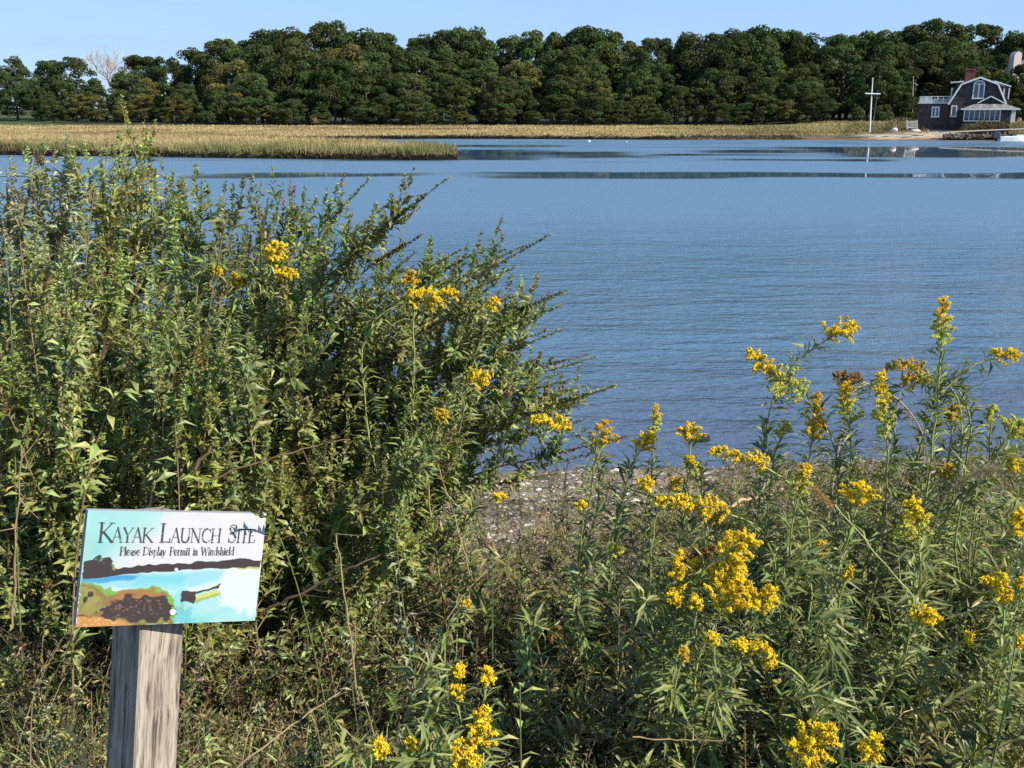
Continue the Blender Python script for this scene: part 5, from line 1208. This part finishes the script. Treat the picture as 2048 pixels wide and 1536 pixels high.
def drooper():
    b = at(1840, 900, 3.7); o = empty('dry_grass_stalk', b, 'dry pale grass stalk arching left with hanging threads behind the slender column', 'grass stalk')
    pa = bez(at(1850, 880, 3.7), at(1820, 800, 3.7), at(1770, 775, 3.7), at(1715, 762, 3.7), 16); st, th = MB(), MB()
    tube(st, np.vstack([[b[0] + .05, b[1], gz(b[0] + .05, b[1])], pa]), .0022, TAN * 1.2, 4); r = np.random.default_rng(1)
    P, T = along(pa, r.uniform(.1, .95, 90)); blades(th, P, np.array([0, 0, -1.]) + r.normal(0, .12, (90, 3)), r.uniform(.02, .06, 90), .0016, TAN * r.uniform(.8, 1.4, (90, 1)), 0, 2, r)
    st.build('stem', M_stem, o); th.build('hanging_threads', M_leaf, o)
drooper()

# ---- undergrowth, grass and pebbles (uncountable)
def undergrowth():
    r = np.random.default_rng(77); lf, N = MB(), 0
    def cover(n, d0, d1, h0, h1, pal, seed, nl, l0, l1, wr, keepf=None):
        D = r.uniform(d0, d1, n) ; X = r.uniform(-.55, .56, n) * D
        keep = D < shore_y(X) - .5
        if keepf is not None: keep &= keepf(X, D)
        for x, d in zip(X[keep], D[keep]):
            b = np.array([x, d, gz(x, d) - .01]); h = r.uniform(h0, h1) * (.6 + .8 * float(vnoise(x, d, .5, seed)))
            lean = r.normal(0, .45, 2); e = b + np.array([lean[0] * h, lean[1] * h, h])
            pts = bez(b, b + [0, 0, h * .5], e - [lean[0] * h * .4, lean[1] * h * .4, 0], e - [0, 0, abs(lean[0]) * h * .2], 7)
            c = pal[r.integers(0, len(pal))]
            sc = c * .5 + BROWN * .45 if r.random() < .6 else TAN * r.uniform(.6, 1.2)
            tube(lf, pts, np.linspace(.0024, .0009, 7) * (1 + .15 * (d - 2)), sc, 3)
            k = int(nl * r.uniform(.6, 1.4)); stem_leaves(lf, pts, k, l0, l1, wr, .95, c, r, .12, 1, .4, .8, .55)
    pal1 = [G_MID * .9, G_MID * 1.1, G_DARK * 1.2, G_LITE * .85, G_MID * .6 + BROWN * .4, TAN * .7, G_GREY * .9, G_MID * .5 + TAN * .4, BROWN * .3, BROWN * .4, G_DARK * .6, G_DARK * .5]
    pal2 = [G_MID * .7 + BROWN * .4, BROWN * 1.2, TAN * .8, G_MID, G_LITE * .6 + TAN * .3, G_MID * .8, TAN * .5 + G_MID * .5, BROWN * .4, G_DARK * .6]
    cover(1700, 2.0, 3.3, .16, .42, pal1, 5, 30, .034, .020, .36)
    cover(1600, 3.2, 4.6, .20, .45, pal1, 6, 30, .042, .024, .36)
    gap = lambda X, D: ~((X / D > -.05) & (X / D < .16) & (D > 5.0)) | (r.random(len(X)) < .42)
    cover(1700, 4.5, 7.0, .22, .42, pal2, 7, 26, .044, .026, .34, gap)
    cover(1500, 6.5, 10.8, .12, .30, pal2, 8, 20, .045, .028, .32, lambda X, D: ~((X / D > -.05) & (X / D < .2)) | (r.random(len(X)) < .5))
    cover(650, 3.0, 6.5, .40, .72, pal1, 9, 50, .05, .028, .26, lambda X, D: (X < -.35 * 1) | (X > .18 * D))
    pal3 = [G_DARK * .7, G_DARK * .8, G_MID * 1.0, G_MID * .7 + TAN * .2, G_DARK * 1.3, G_MID * .6 + BROWN * .5, G_LITE * .7]
    cover(230, 2.3, 4.6, .33, .58, pal3, 10, 60, .12, .07, .18, lambda X, D: X > .04 * D)
    cover(150, 3.2, 4.6, .42, .76, pal3, 12, 66, .12, .07, .18, lambda X, D: X > .24 * D)
    cover(320, 4.4, 7.5, .28, .50, pal3, 11, 50, .10, .055, .18, lambda X, D: (X / D > .14) | ((X > 0) & (D < 5.2)))
    cover(330, 5.2, 9.0, .22, .42, pal2, 13, 44, .07, .04, .22, lambda X, D: ((X / D < -.06) & (X / D > -.2)) | (X / D > .17))
    cover(120, 3.4, 4.6, .60, .92, pal3[2:], 15, 80, .11, .07, .16, lambda X, D: (X / D > .27))
    cover(260, 6.5, 10.0, .25, .5, pal3, 14, 44, .08, .045, .2, lambda X, D: (X / D > .22) & (r.random(len(X)) < .8))
    return lf
tag(undergrowth().build('undergrowth', M_leaf), 'tangled weeds and dry stems covering the bank', kind='stuff')

def grass():
    r = np.random.default_rng(78); mb = MB()
    def tuft(n, d0, d1, l0, l1, w, cols, xr=(-.55, .56)):
        D = r.uniform(d0, d1, n); X = r.uniform(*xr, n) * D; k = D < shore_y(X) - .3; X, D = X[k], D[k]; n = len(X)
        P = np.stack([X, D, ground_z(X, D) - .01], 1); d = np.stack([r.normal(0, .45, n), r.normal(0, .4, n), np.ones(n)], 1)
        C = np.array(cols)[r.integers(0, len(cols), n)] * r.uniform(.6, 1.3, (n, 1)); blades(mb, P, d, r.uniform(l0, l1, n), w, C, .6, 4, r)
    tuft(9000, 1.9, 3.4, .10, .30, .0035, [G_MID, G_LITE * .8, TAN * .7, G_MID * .7 + BROWN * .3])
    tuft(7000, 1.75, 2.9, .20, .50, .007, [G_MID * 1.1, G_LITE, TAN * .9], (-.52, -.12))
    tuft(8000, 3.2, 6.5, .10, .28, .0045, [G_MID, TAN * .8, G_LITE * .6, BROWN])
    tuft(1600, 4.6, 6.8, .3, .7, .003, [TAN, TAN * .8, BROWN * 1.2])
    # a grey green grass patch at the water's edge
    n = 3500; X = r.uniform(.9, 1.75, n); D = r.uniform(7.0, 7.9, n); P = np.stack([X, D, ground_z(X, D)], 1)
    blades(mb, P, np.stack([r.normal(0, .25, n), r.normal(0, .25, n), np.ones(n)], 1), r.uniform(.08, .2, n), .005, (G_MID * .7 + TAN * .25) * r.uniform(.6, 1.2, (n, 1)), .3, 3, r)
    # straw mats lying flat
    for (cx, cy, D0, m, Ls) in ((1130, 1170, 5.2, 140, .35), (1180, 1205, 4.8, 160, .3), (1440, 1010, 6.5, 60, .3), (1300, 1475, 3.3, 60, .25), (1480, 1350, 3.6, 30, .2)):
        c = at(cx, cy, D0); P = np.stack([c[0] + r.normal(0, .16, m), D0 + r.normal(0, .16, m), np.zeros(m)], 1); P[:, 2] = ground_z(P[:, 0], P[:, 1]) + r.uniform(.01, .05, m)
        d = np.stack([np.ones(m), r.normal(0, .25, m), r.normal(0, .06, m)], 1); blades(mb, P, d, r.uniform(.4, 1, m) * Ls, .006, TAN * np.array([1.3, 1.2, 1.1]) * r.uniform(.7, 1.25, (m, 1)), 0.02, 3, r)
    return mb
tag(grass().build('grass', M_leaf), 'green and straw coloured grass blades on the bank', kind='stuff')

def gravel():
    r = np.random.default_rng(79); mb = MB(); n = 15000
    D = r.uniform(3.8, 11.6, n); X = r.uniform(-.5, .56, n) * D; k = (D < shore_y(X) + .1) & (vnoise(X, D, .6, 61) * .6 + r.random(n) * .6 > .46); X, D = X[k], D[k]; n = len(X)
    R = r.gamma(2.0, .0065, n) + .006; P = np.stack([X, D, ground_z(X, D) + R * .12], 1)
    pal = np.array([(.46, .40, .32), (.30, .25, .19), (.20, .16, .12), (.11, .09, .07), (.55, .50, .42), (.24, .18, .12)])
    C = pal[r.integers(0, 6, n)] * r.uniform(.75, 1.15, (n, 1)); specks(mb, P, R, C, .38, r); return mb
tag(gravel().build('gravel', M_pebble), 'pale pebbles and broken shells on the dark shore', kind='stuff')
